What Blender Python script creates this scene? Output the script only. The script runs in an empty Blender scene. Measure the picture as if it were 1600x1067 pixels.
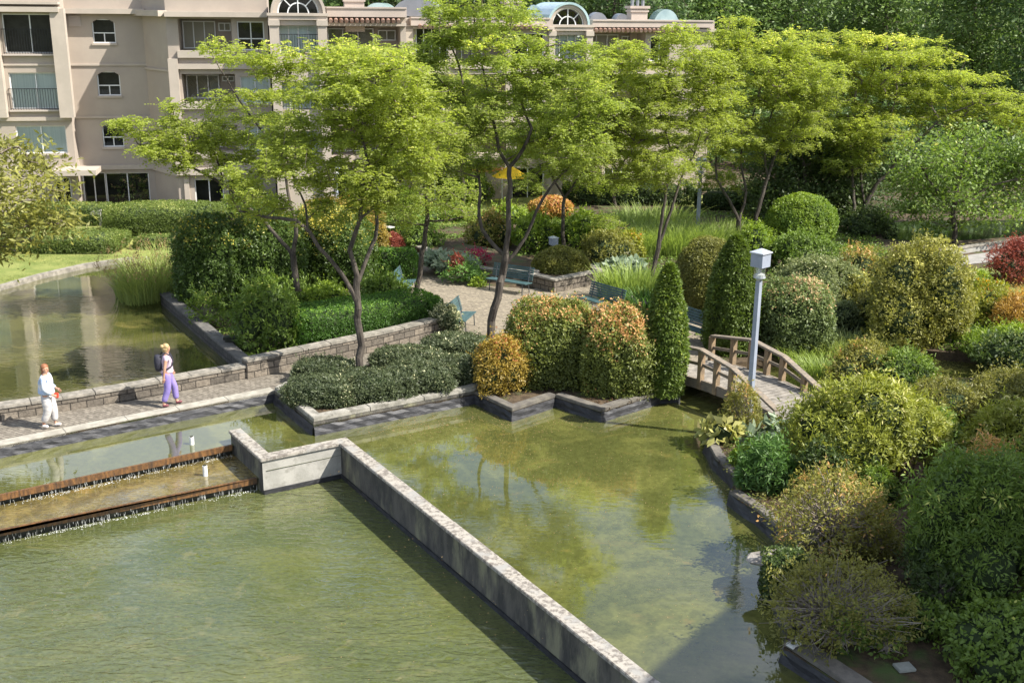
import bpy, bmesh, math, random
import numpy as np
from mathutils import Vector, Matrix
from mathutils.geometry import tessellate_polygon
random.seed(7); RNG=np.random.default_rng(7)
S=bpy.context.scene; COL=S.collection
# ---------------------------------------------------------------- camera
F=1750.0; PIT=math.radians(16.7); ROLL=math.radians(0.56); H=10.3
FW=np.array([0,math.cos(PIT),-math.sin(PIT)]); RT=np.array([1.,0,0]); UP=np.cross(RT,FW)
cR,sR=math.cos(ROLL),math.sin(ROLL)
RT2=cR*RT+sR*UP; UP2=-sR*RT+cR*UP
cam=bpy.data.objects.new('camera',bpy.data.cameras.new('camera')); COL.objects.link(cam)
cam.data.lens=36*F/1600; cam.data.sensor_width=36; cam.data.clip_start=.5; cam.data.clip_end=4000
cam.matrix_world=Matrix(((RT2[0],UP2[0],-FW[0],0),(RT2[1],UP2[1],-FW[1],0),(RT2[2],UP2[2],-FW[2],H),(0,0,0,1)))
S.camera=cam
def ray(x,y): return FW*F+RT2*(x-800)+UP2*(533.5-y)
def at(x,y,z=0.0):
    d=ray(x,y); return np.array([0,0,H])+d*((z-H)/d[2])
def atd(x,y,Y):
    d=ray(x,y); return np.array([0,0,H])+d*(Y/d[1])
def dep(p): return float((np.asarray(p,float)-np.array([0,0,H]))@FW)
# ---------------------------------------------------------------- light
SUN_EL=math.radians(46); SUN_AZ=math.radians(-16)      # azimuth measured from +X
sd=Vector((math.cos(SUN_EL)*math.cos(SUN_AZ),math.cos(SUN_EL)*math.sin(SUN_AZ),math.sin(SUN_EL)))
sl=bpy.data.lights.new('sun','SUN'); sl.energy=5.0; sl.angle=math.radians(.53); sl.color=(1,.955,.87)
so=bpy.data.objects.new('sun',sl); COL.objects.link(so); so.rotation_euler=sd.to_track_quat('Z','Y').to_euler()
W=bpy.data.worlds.new('World'); S.world=W; W.use_nodes=True
nt=W.node_tree; nt.nodes.clear()
wo=nt.nodes.new('ShaderNodeOutputWorld'); bg=nt.nodes.new('ShaderNodeBackground'); sk=nt.nodes.new('ShaderNodeTexSky')
sk.sky_type='NISHITA'; sk.sun_disc=False; sk.sun_elevation=SUN_EL; sk.sun_rotation=math.radians(90)-SUN_AZ
sk.air_density=1.0; sk.dust_density=1.2
tc=nt.nodes.new('ShaderNodeTexCoord'); mp=nt.nodes.new('ShaderNodeMapping'); mp.inputs['Scale'].default_value=(1.6,1.6,4.2)
nz=nt.nodes.new('ShaderNodeTexNoise'); nz.inputs['Scale'].default_value=1.7; nz.inputs['Detail'].default_value=7; nz.inputs['Roughness'].default_value=.55
cr=nt.nodes.new('ShaderNodeValToRGB'); cr.color_ramp.elements[0].position=.44; cr.color_ramp.elements[1].position=.66
mx=nt.nodes.new('ShaderNodeMixRGB'); mx.inputs[2].default_value=(6.2,6.4,6.8,1)
L=nt.links.new
L(tc.outputs['Generated'],mp.inputs['Vector']); L(mp.outputs[0],nz.inputs['Vector']); L(nz.outputs['Fac'],cr.inputs[0])
L(cr.outputs[0],mx.inputs[0]); L(sk.outputs[0],mx.inputs[1]); L(mx.outputs[0],bg.inputs[0]); L(bg.outputs[0],wo.inputs[0])
bg.inputs[1].default_value=.115
S.view_settings.view_transform='Standard'; S.view_settings.look='None'; S.view_settings.exposure=1.02; S.view_settings.gamma=1
S.render.engine='CYCLES'
try:
    S.cycles.max_bounces=6; S.cycles.diffuse_bounces=3; S.cycles.glossy_bounces=3; S.cycles.transmission_bounces=3; S.cycles.transparent_max_bounces=6
except Exception: pass
# ---------------------------------------------------------------- materials
MATS={}
def mat(name,c,c2=None,scale=3.0,lo=.35,hi=.65,rough=.7,bump=0.0,bscale=30.0,metal=0.0,spec=.4,coord='Object',stretch=(1,1,1),c3=None,s3=.6,detail=5,emit=None):
    if name in MATS: return MATS[name]
    m=bpy.data.materials.new(name); m.use_nodes=True; t=m.node_tree; b=t.nodes['Principled BSDF']
    b.inputs['Roughness'].default_value=rough; b.inputs['Metallic'].default_value=metal; b.inputs['Specular IOR Level'].default_value=spec
    b.inputs['Base Color'].default_value=(*c,1)
    tcn=t.nodes.new('ShaderNodeTexCoord'); mpn=t.nodes.new('ShaderNodeMapping'); mpn.inputs['Scale'].default_value=stretch
    t.links.new(tcn.outputs[coord],mpn.inputs['Vector'])
    def noise(sc,d=5):
        n=t.nodes.new('ShaderNodeTexNoise'); n.inputs['Scale'].default_value=sc; n.inputs['Detail'].default_value=d; n.inputs['Roughness'].default_value=.62
        t.links.new(mpn.outputs[0],n.inputs['Vector']); return n
    def ramp(n,a,bb):
        r=t.nodes.new('ShaderNodeMapRange'); r.inputs[1].default_value=a; r.inputs[2].default_value=bb; r.interpolation_type='SMOOTHSTEP'
        t.links.new(n.outputs['Fac'],r.inputs[0]); return r
    if c2 is not None:
        r=ramp(noise(scale,detail),lo,hi); x=t.nodes.new('ShaderNodeMixRGB'); x.inputs[1].default_value=(*c,1); x.inputs[2].default_value=(*c2,1)
        t.links.new(r.outputs[0],x.inputs[0]); last=x
        if c3 is not None:
            r3=ramp(noise(s3),.5,.68); y=t.nodes.new('ShaderNodeMixRGB'); y.inputs[2].default_value=(*c3,1)
            t.links.new(r3.outputs[0],y.inputs[0]); t.links.new(x.outputs[0],y.inputs[1]); last=y
        t.links.new(last.outputs[0],b.inputs['Base Color'])
    if bump>0:
        n=noise(bscale); bp=t.nodes.new('ShaderNodeBump'); bp.inputs['Strength'].default_value=bump; bp.inputs['Distance'].default_value=.03
        t.links.new(n.outputs['Fac'],bp.inputs['Height']); t.links.new(bp.outputs[0],b.inputs['Normal'])
    MATS[name]=m; return m
def leafmat(name,cols,rough=.5,trans=.35,spec=.35):
    if name in MATS: return MATS[name]
    m=bpy.data.materials.new(name); m.use_nodes=True; t=m.node_tree; t.nodes.clear()
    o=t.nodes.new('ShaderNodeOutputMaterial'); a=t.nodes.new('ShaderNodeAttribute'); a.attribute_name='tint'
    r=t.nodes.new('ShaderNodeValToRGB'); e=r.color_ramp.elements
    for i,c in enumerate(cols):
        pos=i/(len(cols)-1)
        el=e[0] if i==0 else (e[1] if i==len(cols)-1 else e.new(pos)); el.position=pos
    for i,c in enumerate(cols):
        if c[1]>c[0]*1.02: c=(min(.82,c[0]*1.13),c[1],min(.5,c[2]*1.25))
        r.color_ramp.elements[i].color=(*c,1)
    p=t.nodes.new('ShaderNodeBsdfPrincipled'); p.inputs['Roughness'].default_value=rough; p.inputs['Specular IOR Level'].default_value=spec
    tr=t.nodes.new('ShaderNodeBsdfTranslucent'); ms=t.nodes.new('ShaderNodeMixShader'); ms.inputs[0].default_value=trans
    hs=t.nodes.new('ShaderNodeHueSaturation'); hs.inputs['Saturation'].default_value=1.1; hs.inputs['Value'].default_value=1.5
    lk=t.links.new
    lk(a.outputs['Fac'],r.inputs[0]); lk(r.outputs[0],p.inputs['Base Color']); lk(r.outputs[0],hs.inputs['Color']); lk(hs.outputs[0],tr.inputs[0])
    lk(p.outputs[0],ms.inputs[1]); lk(tr.outputs[0],ms.inputs[2]); lk(ms.outputs[0],o.inputs[0])
    MATS[name]=m; return m
def brickmat(name,c1,c2,mortar,bw,bh,msize=.012,bump=.5,rough=.85,rot=0.0,coord='UV',offset=.5,n2=None):
    if name in MATS: return MATS[name]
    m=bpy.data.materials.new(name); m.use_nodes=True; t=m.node_tree; b=t.nodes['Principled BSDF']; b.inputs['Roughness'].default_value=rough
    b.inputs['Specular IOR Level'].default_value=.25
    tcn=t.nodes.new('ShaderNodeTexCoord'); mpn=t.nodes.new('ShaderNodeMapping'); mpn.inputs['Rotation'].default_value=(0,0,rot)
    br=t.nodes.new('ShaderNodeTexBrick'); br.inputs['Scale'].default_value=1; br.inputs['Brick Width'].default_value=bw; br.inputs['Row Height'].default_value=bh
    br.inputs['Mortar Size'].default_value=msize; br.inputs['Color1'].default_value=(*c1,1); br.inputs['Color2'].default_value=(*c2,1); br.inputs['Mortar'].default_value=(*mortar,1); br.offset=offset
    lk=t.links.new; lk(tcn.outputs[coord],mpn.inputs[0]); 
    nd=t.nodes.new('ShaderNodeTexNoise'); nd.inputs['Scale'].default_value=2.5; nd.inputs['Detail'].default_value=6; lk(tcn.outputs[coord],nd.inputs['Vector'])
    ad=t.nodes.new('ShaderNodeMixRGB'); ad.blend_type='LINEAR_LIGHT'; ad.inputs[0].default_value=.03; lk(mpn.outputs[0],ad.inputs[1]); lk(nd.outputs['Color'],ad.inputs[2]); lk(ad.outputs[0],br.inputs['Vector'])
    n=t.nodes.new('ShaderNodeTexNoise'); n.inputs['Scale'].default_value=9; n.inputs['Detail'].default_value=8; n.inputs['Roughness'].default_value=.7; lk(tcn.outputs[coord],n.inputs['Vector'])
    mr=t.nodes.new('ShaderNodeMapRange'); mr.inputs[1].default_value=.3; mr.inputs[2].default_value=.7; mr.inputs[3].default_value=.55; mr.inputs[4].default_value=1.35; lk(n.outputs['Fac'],mr.inputs[0])
    x=t.nodes.new('ShaderNodeVectorMath'); x.operation='SCALE'; lk(br.outputs['Color'],x.inputs[0]); lk(mr.outputs[0],x.inputs['Scale'])
    lk(x.outputs[0],b.inputs['Base Color'])
    hh=t.nodes.new('ShaderNodeMath'); hh.operation='MULTIPLY_ADD'; hh.inputs[1].default_value=-1.0; lk(br.outputs['Fac'],hh.inputs[0]); lk(n.outputs['Fac'],hh.inputs[2])
    bp=t.nodes.new('ShaderNodeBump'); bp.inputs['Strength'].default_value=bump; bp.inputs['Distance'].default_value=.03; lk(hh.outputs[0],bp.inputs['Height']); lk(bp.outputs[0],b.inputs['Normal'])
    MATS[name]=m; return m
def watermat(name,deep,alg,brown,ripple=.05,rscale=3.0,rot=0.0,rough=.03,algs=.55,lo=.45,hi=.62,stretch=(1,1,1)):
    m=bpy.data.materials.new(name); m.use_nodes=True; t=m.node_tree; b=t.nodes['Principled BSDF']
    b.inputs['Roughness'].default_value=rough; b.inputs['IOR'].default_value=1.33; b.inputs['Specular IOR Level'].default_value=.5
    b.inputs['Coat Weight'].default_value=1.0; b.inputs['Coat Roughness'].default_value=.015; b.inputs['Coat IOR'].default_value=1.48
    lk=t.links.new; tcn=t.nodes.new('ShaderNodeTexCoord')
    mpn=t.nodes.new('ShaderNodeMapping'); lk(tcn.outputs['Object'],mpn.inputs[0]); mpn.inputs['Rotation'].default_value=(0,0,rot); mpn.inputs['Scale'].default_value=stretch
    def noise(sc,d,ro=.6,dist=0):
        n=t.nodes.new('ShaderNodeTexNoise'); n.inputs['Scale'].default_value=sc; n.inputs['Detail'].default_value=d; n.inputs['Roughness'].default_value=ro; n.inputs['Distortion'].default_value=dist
        lk(mpn.outputs[0],n.inputs['Vector']); return n
    def rg(n,a,c):
        r=t.nodes.new('ShaderNodeMapRange'); r.inputs[1].default_value=a; r.inputs[2].default_value=c; r.interpolation_type='SMOOTHSTEP'; lk(n.outputs['Fac'],r.inputs[0]); return r
    a=rg(noise(algs,7,.62,.6),lo,hi); x=t.nodes.new('ShaderNodeMixRGB'); x.inputs[1].default_value=(*deep,1); x.inputs[2].default_value=(*alg,1); lk(a.outputs[0],x.inputs[0])
    f=rg(noise(9,6,.7),.3,.7); y=t.nodes.new('ShaderNodeMixRGB'); y.blend_type='MULTIPLY'; y.inputs[0].default_value=.35; lk(x.outputs[0],y.inputs[1]); lk(f.outputs[0],y.inputs[2])
    c=rg(noise(.8,8,.72,.8),.57,.68); z=t.nodes.new('ShaderNodeMixRGB'); z.inputs[2].default_value=(*brown,1); lk(c.outputs[0],z.inputs[0]); lk(y.outputs[0],z.inputs[1]); lk(z.outputs[0],b.inputs['Base Color'])
    mp2=t.nodes.new('ShaderNodeMapping'); lk(tcn.outputs['Object'],mp2.inputs[0]); mp2.inputs['Rotation'].default_value=(0,0,rot); mp2.inputs['Scale'].default_value=(1,2.6,1)
    n=t.nodes.new('ShaderNodeTexNoise'); n.inputs['Scale'].default_value=rscale; n.inputs['Detail'].default_value=3; n.inputs['Distortion'].default_value=.8; lk(mp2.outputs[0],n.inputs['Vector'])
    n2=t.nodes.new('ShaderNodeTexNoise'); n2.inputs['Scale'].default_value=.22; n2.inputs['Detail'].default_value=2; lk(tcn.outputs['Object'],n2.inputs['Vector'])
    r2=t.nodes.new('ShaderNodeMapRange'); r2.inputs[1].default_value=.40; r2.inputs[2].default_value=.66; r2.inputs[3].default_value=.18; r2.inputs[4].default_value=1.15; r2.interpolation_type='SMOOTHSTEP'; lk(n2.outputs['Fac'],r2.inputs[0])
    mm=t.nodes.new('ShaderNodeMath'); mm.operation='MULTIPLY'; lk(n.outputs['Fac'],mm.inputs[0]); lk(r2.outputs[0],mm.inputs[1])
    bp=t.nodes.new('ShaderNodeBump'); bp.inputs['Strength'].default_value=ripple; bp.inputs['Distance'].default_value=.12; lk(mm.outputs[0],bp.inputs['Height'])
    lk(bp.outputs[0],b.inputs['Coat Normal']); lk(bp.outputs[0],b.inputs['Normal'])
    return m
# ---------------------------------------------------------------- object helpers
def tag(o,label=None,cat=None,group=None,kind=None):
    if label: o['label']=label
    if cat: o['category']=cat
    if group: o['group']=group
    if kind: o['kind']=kind
    return o
def empty(name,loc,label,cat,group=None,rz=0):
    o=bpy.data.objects.new(name,None); COL.objects.link(o); o.location=tuple(float(v) for v in loc); o.rotation_euler=(0,0,rz); o.empty_display_size=.2
    return tag(o,label,cat,group)
def link(name,me,m,parent=None,world=True):
    o=bpy.data.objects.new(name,me); COL.objects.link(o)
    if m is not None:
        for mm in (m if isinstance(m,(list,tuple)) else [m]): me.materials.append(mm)
    if parent is not None:
        o.parent=parent
        if world: o.matrix_parent_inverse=(Matrix.LocRotScale(parent.location,parent.rotation_euler,None)).inverted()
    return o
class MB:
    """collects simple solids in world coordinates, one mesh object at the end"""
    def __init__(s): s.v=[]; s.f=[]; s.uv=[]; s.sm=False
    def face(s,pts,uv=None):
        i=len(s.v); s.v+= [tuple(map(float,p)) for p in pts]; s.f.append(list(range(i,i+len(pts)))); s.uv.append(uv)
    def box(s,c,size,rz=0,ax=None):
        c=np.array(c,float); hx,hy,hz=[q/2 for q in size]
        if ax is None: X=np.array([math.cos(rz),math.sin(rz),0]); Y=np.array([-math.sin(rz),math.cos(rz),0]); Z=np.array([0,0,1.])
        else: X,Y,Z=[np.array(a,float) for a in ax]
        P=lambda a,b,d:c+X*hx*a+Y*hy*b+Z*hz*d
        for q in (((-1,-1,-1),(-1,1,-1),(1,1,-1),(1,-1,-1)),((-1,-1,1),(1,-1,1),(1,1,1),(-1,1,1)),((-1,-1,-1),(1,-1,-1),(1,-1,1),(-1,-1,1)),((1,1,-1),(-1,1,-1),(-1,1,1),(1,1,1)),((-1,1,-1),(-1,-1,-1),(-1,-1,1),(-1,1,1)),((1,-1,-1),(1,1,-1),(1,1,1),(1,-1,1))):
            pts=[P(*k) for k in q]; l=np.linalg.norm(pts[1]-pts[0]); h=np.linalg.norm(pts[3]-pts[0]); s.face(pts,[(0,0),(l,0),(l,h),(0,h)])
    def bar(s,a,b,w,t,upv=(0,0,1)):
        a=np.array(a,float);b=np.array(b,float);d=b-a;l=np.linalg.norm(d);X=d/l;Y=np.cross(np.array(upv,float),X)
        if np.linalg.norm(Y)<1e-4: Y=np.array([1.,0,0])
        Y/=np.linalg.norm(Y);Z=np.cross(X,Y); s.box((a+b)/2,(l,w,t),ax=(X,Y,Z))
    def tube(s,pts,rs,n=8,cap=True):
        pts=[np.array(p,float) for p in pts]; 
        if not isinstance(rs,(list,tuple,np.ndarray)): rs=[rs]*len(pts)
        rings=[]; prev=None
        for i,p in enumerate(pts):
            d=(pts[min(i+1,len(pts)-1)]-pts[max(i-1,0)]); d=d/(np.linalg.norm(d)+1e-9)
            a=np.cross(d,[0,0,1.]) if abs(d[2])<.95 else np.cross(d,[1.,0,0])
            if prev is not None:
                a=prev-d*(prev@d)
            a/=np.linalg.norm(a); prev=a; b=np.cross(d,a)
            i0=len(s.v)
            for k in range(n):
                t=2*math.pi*k/n; s.v.append(tuple(p+(a*math.cos(t)+b*math.sin(t))*rs[i]))
            rings.append(i0)
        for i in range(len(rings)-1):
            for k in range(n):
                k2=(k+1)%n; s.f.append([rings[i]+k,rings[i]+k2,rings[i+1]+k2,rings[i+1]+k]); s.uv.append(None)
        if cap:
            s.f.append([rings[0]+k for k in range(n)][::-1]); s.uv.append(None)
            s.f.append([rings[-1]+k for k in range(n)]); s.uv.append(None)
    def ell(s,c,r,nu=12,nv=8):
        c=np.array(c,float); i0=len(s.v)
        for j in range(nv+1):
            th=math.pi*j/nv
            for i in range(nu):
                ph=2*math.pi*i/nu; s.v.append(tuple(c+np.array([r[0]*math.sin(th)*math.cos(ph),r[1]*math.sin(th)*math.sin(ph),r[2]*math.cos(th)])))
        for j in range(nv):
            for i in range(nu):
                i2=(i+1)%nu; s.f.append([i0+j*nu+i,i0+(j+1)*nu+i,i0+(j+1)*nu+i2,i0+j*nu+i2]); s.uv.append(None)
    def prism(s,poly,z0,z1,bottom=False):
        pts=[(float(p[0]),float(p[1])) for p in poly]
        A=sum(pts[i][0]*pts[(i+1)%len(pts)][1]-pts[(i+1)%len(pts)][0]*pts[i][1] for i in range(len(pts)))
        if A<0: pts=pts[::-1]
        tri=tessellate_polygon([[Vector((x,y,0)) for x,y in pts]])
        for t in tri:
            q=[pts[k] for k in t]
            if (q[1][0]-q[0][0])*(q[2][1]-q[0][1])-(q[2][0]-q[0][0])*(q[1][1]-q[0][1])<0: q=q[::-1]
            s.face([(x,y,z1) for x,y in q],[(x,y) for x,y in q])
        u=0
        if z0<z1:
            for i in range(len(pts)):
                a=pts[i];b=pts[(i+1)%len(pts)];l=math.dist(a,b)
                s.face([(a[0],a[1],z0),(b[0],b[1],z0),(b[0],b[1],z1),(a[0],a[1],z1)],[(u,z0),(u+l,z0),(u+l,z1),(u,z1)]); u+=l
    def ribbon(s,pts,o0,o1,z0,z1,closed=False):
        """wall along polyline; o0..o1 offsets to the left of travel"""
        P=[np.array(p[:2],float) for p in pts]; n=len(P)
        def off(o):
            R=[]
            for i in range(n):
                if closed or (0<i<n-1):
                    d1=P[i]-P[i-1]; d2=P[(i+1)%n]-P[i]
                elif i==0: d1=d2=P[1]-P[0]
                else: d1=d2=P[-1]-P[-2]
                d1=d1/np.linalg.norm(d1);d2=d2/np.linalg.norm(d2)
                n1=np.array([-d1[1],d1[0]]);n2=np.array([-d2[1],d2[0]]); m=n1+n2; m/=np.linalg.norm(m); R.append(P[i]+m*o/max(.3,m@n1))
            return R
        A=off(o0);B=off(o1);u=0
        rng=range(n if closed else n-1)
        for i in rng:
            j=(i+1)%n; l=np.linalg.norm(P[j]-P[i]); a0,a1,b0,b1=A[i],A[j],B[i],B[j]
            V=lambda p,z:(p[0],p[1],z)
            s.face([V(a0,z0),V(a1,z0),V(a1,z1),V(a0,z1)],[(u,z0),(u+l,z0),(u+l,z1),(u,z1)])
            s.face([V(b1,z0),V(b0,z0),V(b0,z1),V(b1,z1)],[(u+l,z0),(u,z0),(u,z1),(u+l,z1)])
            s.face([V(a0,z1),V(a1,z1),V(b1,z1),V(b0,z1)],[(u,0),(u+l,0),(u+l,o1-o0),(u,o1-o0)])
            s.face([V(a1,z0),V(a0,z0),V(b0,z0),V(b1,z0)])
            u+=l
        if not closed:
            for (p,q) in ((B[0],A[0]),(A[-1],B[-1])):
                w=np.linalg.norm(p-q); s.face([(p[0],p[1],z0),(q[0],q[1],z0),(q[0],q[1],z1),(p[0],p[1],z1)],[(0,z0),(w,z0),(w,z1),(0,z1)])
    def build(s,name,m,parent=None,smooth=False,bevel=0):
        me=bpy.data.meshes.new(name); me.from_pydata(s.v,[],s.f); uvl=me.uv_layers.new(name='UVMap')
        flat=[]
        for f,uv in zip(s.f,s.uv):
            flat+= [c for p in uv for c in p] if uv else [0.0]*(2*len(f))
        uvl.data.foreach_set('uv',flat)
        if smooth: me.polygons.foreach_set('use_smooth',[True]*len(me.polygons))
        me.update()
        o=link(name,me,m,parent)
        if bevel:
            b=bmesh.new(); b.from_mesh(me); bmesh.ops.remove_doubles(b,verts=b.verts,dist=.0005)
            bmesh.ops.recalc_face_normals(b,faces=b.faces)
            bmesh.ops.bevel(b,geom=[e for e in b.edges if len(e.link_faces)==2 and e.calc_face_angle(0)>.6],offset=bevel,segments=2,affect='EDGES'); b.to_mesh(me); b.free()
        return o
def jitter_top(o,amp=.012,seed=0):
    r=random.Random(seed)
    for v in o.data.vertices: v.co.z+=r.uniform(-amp,amp)
# ---------------------------------------------------------------- leaf clouds
def quads(name,V,tint,m,parent,smooth=False):
    """V (n,4,3) quads, tint (n,)"""
    n=len(V); me=bpy.data.meshes.new(name); me.vertices.add(4*n); me.vertices.foreach_set('co',np.ascontiguousarray(V,dtype=np.float32).ravel())
    me.loops.add(4*n); me.polygons.add(n)
    me.loops.foreach_set('vertex_index',np.arange(4*n,dtype=np.int32)); me.polygons.foreach_set('loop_start',np.arange(0,4*n,4,dtype=np.int32))
    try: me.polygons.foreach_set('loop_total',np.full(n,4,dtype=np.int32))
    except Exception: pass
    me.update(calc_edges=True)
    a=me.attributes.new('tint','FLOAT','FACE'); a.data.foreach_set('value',np.clip(tint,0,1).astype(np.float32))
    return link(name,me,m,parent)
def nrm(a): return a/(np.linalg.norm(a,axis=-1,keepdims=True)+1e-9)
def leaves(P,D,N,Ln,Wd,fold=.25,wpos=.45):
    D=nrm(D); Sd=nrm(np.cross(N,D)); N2=np.cross(D,Sd)
    Ln=np.asarray(Ln)[:,None]*np.ones((len(P),1)) if np.ndim(Ln) else Ln; Wd=np.asarray(Wd)[:,None]*np.ones((len(P),1)) if np.ndim(Wd) else Wd
    mid=P+D*Ln*wpos
    return np.stack([P,mid+Sd*Wd/2-N2*Wd*fold,P+D*Ln-N2*Ln*.12,mid-Sd*Wd/2-N2*Wd*fold],1)
def lumps(dirs,seed,freq=3.0,octs=3):
    r=np.random.default_rng(seed); out=np.zeros(len(dirs)); amp=1
    for o in range(octs):
        q=np.zeros(len(dirs))
        for k in range(3):
            v=r.normal(size=3)*freq*(1.9**o); q+=np.sin(dirs@v+r.uniform(0,6.28))
        out+=amp*(.55-np.abs(q)*.75); amp*=.55
    return out
def unit(n,rng,zmin=-.35):
    v=nrm(rng.normal(size=(int(n*2.6)+8,3))); v=v[v[:,2]>zmin]; 
    while len(v)<n: v=np.concatenate([v,v])
    return v[:n]
# palettes (linear albedo)
PAL=dict(
 locust=[(0.14,0.19,0.035),(0.33,0.43,0.06),(0.5,0.6,0.09),(0.65,0.72,0.14),(0.77,0.75,0.18)],
 locust_green=[(0.13,0.19,0.035),(0.29,0.39,0.06),(0.44,0.55,0.09),(0.59,0.67,0.13),(0.71,0.72,0.16)],
 euony=[(0.07,0.1,0.022),(0.2,0.26,0.045),(0.42,0.44,0.09),(0.58,0.5,0.16),(0.62,0.36,0.15)],
 euony_pale=[(0.07,0.11,0.035),(0.19,0.27,0.07),(0.37,0.42,0.13),(0.55,0.48,0.2),(0.58,0.4,0.22)],
 orange=[(0.14,0.12,0.03),(0.42,0.3,0.06),(0.6,0.38,0.1),(0.64,0.34,0.12),(0.52,0.2,0.08)],
 burning=[(0.04,0.085,0.015),(0.09,0.155,0.025),(0.2,0.27,0.035),(0.4,0.43,0.06),(0.54,0.47,0.09)],
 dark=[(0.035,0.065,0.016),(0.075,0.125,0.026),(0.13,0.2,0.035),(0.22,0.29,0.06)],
 skimmia=[(0.05,0.075,0.03),(0.11,0.15,0.055),(0.22,0.26,0.1),(0.5,0.52,0.26),(0.66,0.64,0.38)],
 rhodo=[(0.06,0.12,0.02),(0.17,0.27,0.035),(0.32,0.44,0.06),(0.48,0.56,0.11)],
 pieris=[(0.1,0.14,0.025),(0.3,0.36,0.045),(0.5,0.54,0.07),(0.66,0.64,0.13),(0.76,0.7,0.3)],
 boxgreen=[(.07,.11,.02),(.16,.24,.04),(.30,.38,.07),(.44,.50,.13)],
 box=[(0.035,0.09,0.012),(0.08,0.19,0.02),(0.14,0.32,0.03),(0.25,0.45,0.05)],
 conifer=[(0.06,0.1,0.016),(0.13,0.21,0.026),(0.25,0.36,0.04),(0.38,0.48,0.07)],
 viburn=[(0.09,0.13,0.045),(0.21,0.27,0.08),(0.38,0.44,0.15),(0.56,0.6,0.28)],
 azalea=[(0.1,0.12,0.025),(0.26,0.28,0.05),(0.42,0.42,0.09),(0.58,0.54,0.16),(0.6,0.36,0.14)],
 ochre=[(0.1,0.12,0.028),(0.27,0.3,0.05),(0.46,0.46,0.1),(0.62,0.58,0.18)],
 maple_y=[(0.11,0.154,0.022),(0.286,0.33,0.033),(0.55,0.462,0.044),(0.638,0.286,0.055)],
 maple_o=[(0.34,0.24,0.05),(0.52,0.32,0.09),(0.58,0.3,0.13),(0.5,0.2,0.11)],
 maple_r=[(0.16,0.05,0.03),(0.34,0.09,0.06),(0.5,0.16,0.11),(0.48,0.26,0.12)],
 magenta=[(0.22,0.022,0.055),(0.462,0.033,0.099),(0.55,0.066,0.154)],
 hosta=[(0.14,0.22,0.12),(0.28,0.38,0.2),(0.46,0.52,0.32),(0.66,0.68,0.5)],
 hosta_y=[(0.176,0.242,0.055),(0.44,0.462,0.132),(0.682,0.638,0.374)],
 fern=[(0.06,0.135,0.03),(0.135,0.27,0.045),(0.255,0.42,0.075)],
 reed=[(0.15,0.22,0.05),(0.3,0.38,0.08),(0.48,0.5,0.14),(0.58,0.46,0.2)],
 grass=[(0.14,0.22,0.045),(0.28,0.4,0.07),(0.44,0.53,0.11)],
 forest=[(0.05,0.1,0.025),(0.1,0.18,0.04),(0.17,0.27,0.05),(0.27,0.37,0.08)],
 forest2=[(0.07,0.13,0.03),(0.15,0.25,0.045),(0.26,0.38,0.06),(0.38,0.48,0.1)],
 broad=[(0.07,0.13,0.022),(0.18,0.29,0.04),(0.33,0.46,0.065),(0.5,0.58,0.12)],
 lime=[(0.1,0.188,0.025),(0.275,0.4,0.037),(0.5,0.575,0.062),(0.65,0.625,0.125)],
 mauve=[(0.12,0.084,0.072),(0.24,0.156,0.132),(0.336,0.216,0.192)],
 straw=[(0.22,0.154,0.066),(0.374,0.264,0.132),(0.484,0.374,0.198)],
 litter=[(0.07,0.04,0.02),(0.15,0.08,0.035),(0.24,0.13,0.05)],
)
def LM(p,**k): return leafmat('leaf_'+p,PAL[p],**k)
BARK=lambda: mat('bark',(.04,.033,.027),(.10,.083,.066),scale=9,rough=.9,bump=.5,bscale=25,stretch=(1,1,.3))
TWIG=lambda: mat('twig',(.20,.17,.14),(.32,.28,.24),scale=14,rough=.85)
CORE=lambda: mat('core_dark',(.018,.03,.010),(.035,.055,.016),scale=6,rough=.95)  # solid dark core: shade inside the plant put into colour, blocks light passing through
def place(x0,y0,x1,yb,yt=None,z0=0.0,kd=.85):
    """frame box of a plant -> centre, half widths, height. y0 top, yb bottom"""
    f=at((x0+x1)/2,yb,z0); k=dep(f)/F; rx=(x1-x0)/2*k; 
    rx*= (dep(f)+rx*kd)/dep(f); ry=rx*kd
    c=np.array([atd((x0+x1)/2,yb,f[1]+ry)[0],f[1]+ry,z0]); top=atd((x0+x1)/2,y0,c[1]+ry*.1)[2]
    return c,rx,ry,max(.12,top-z0)
SH={}
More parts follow.
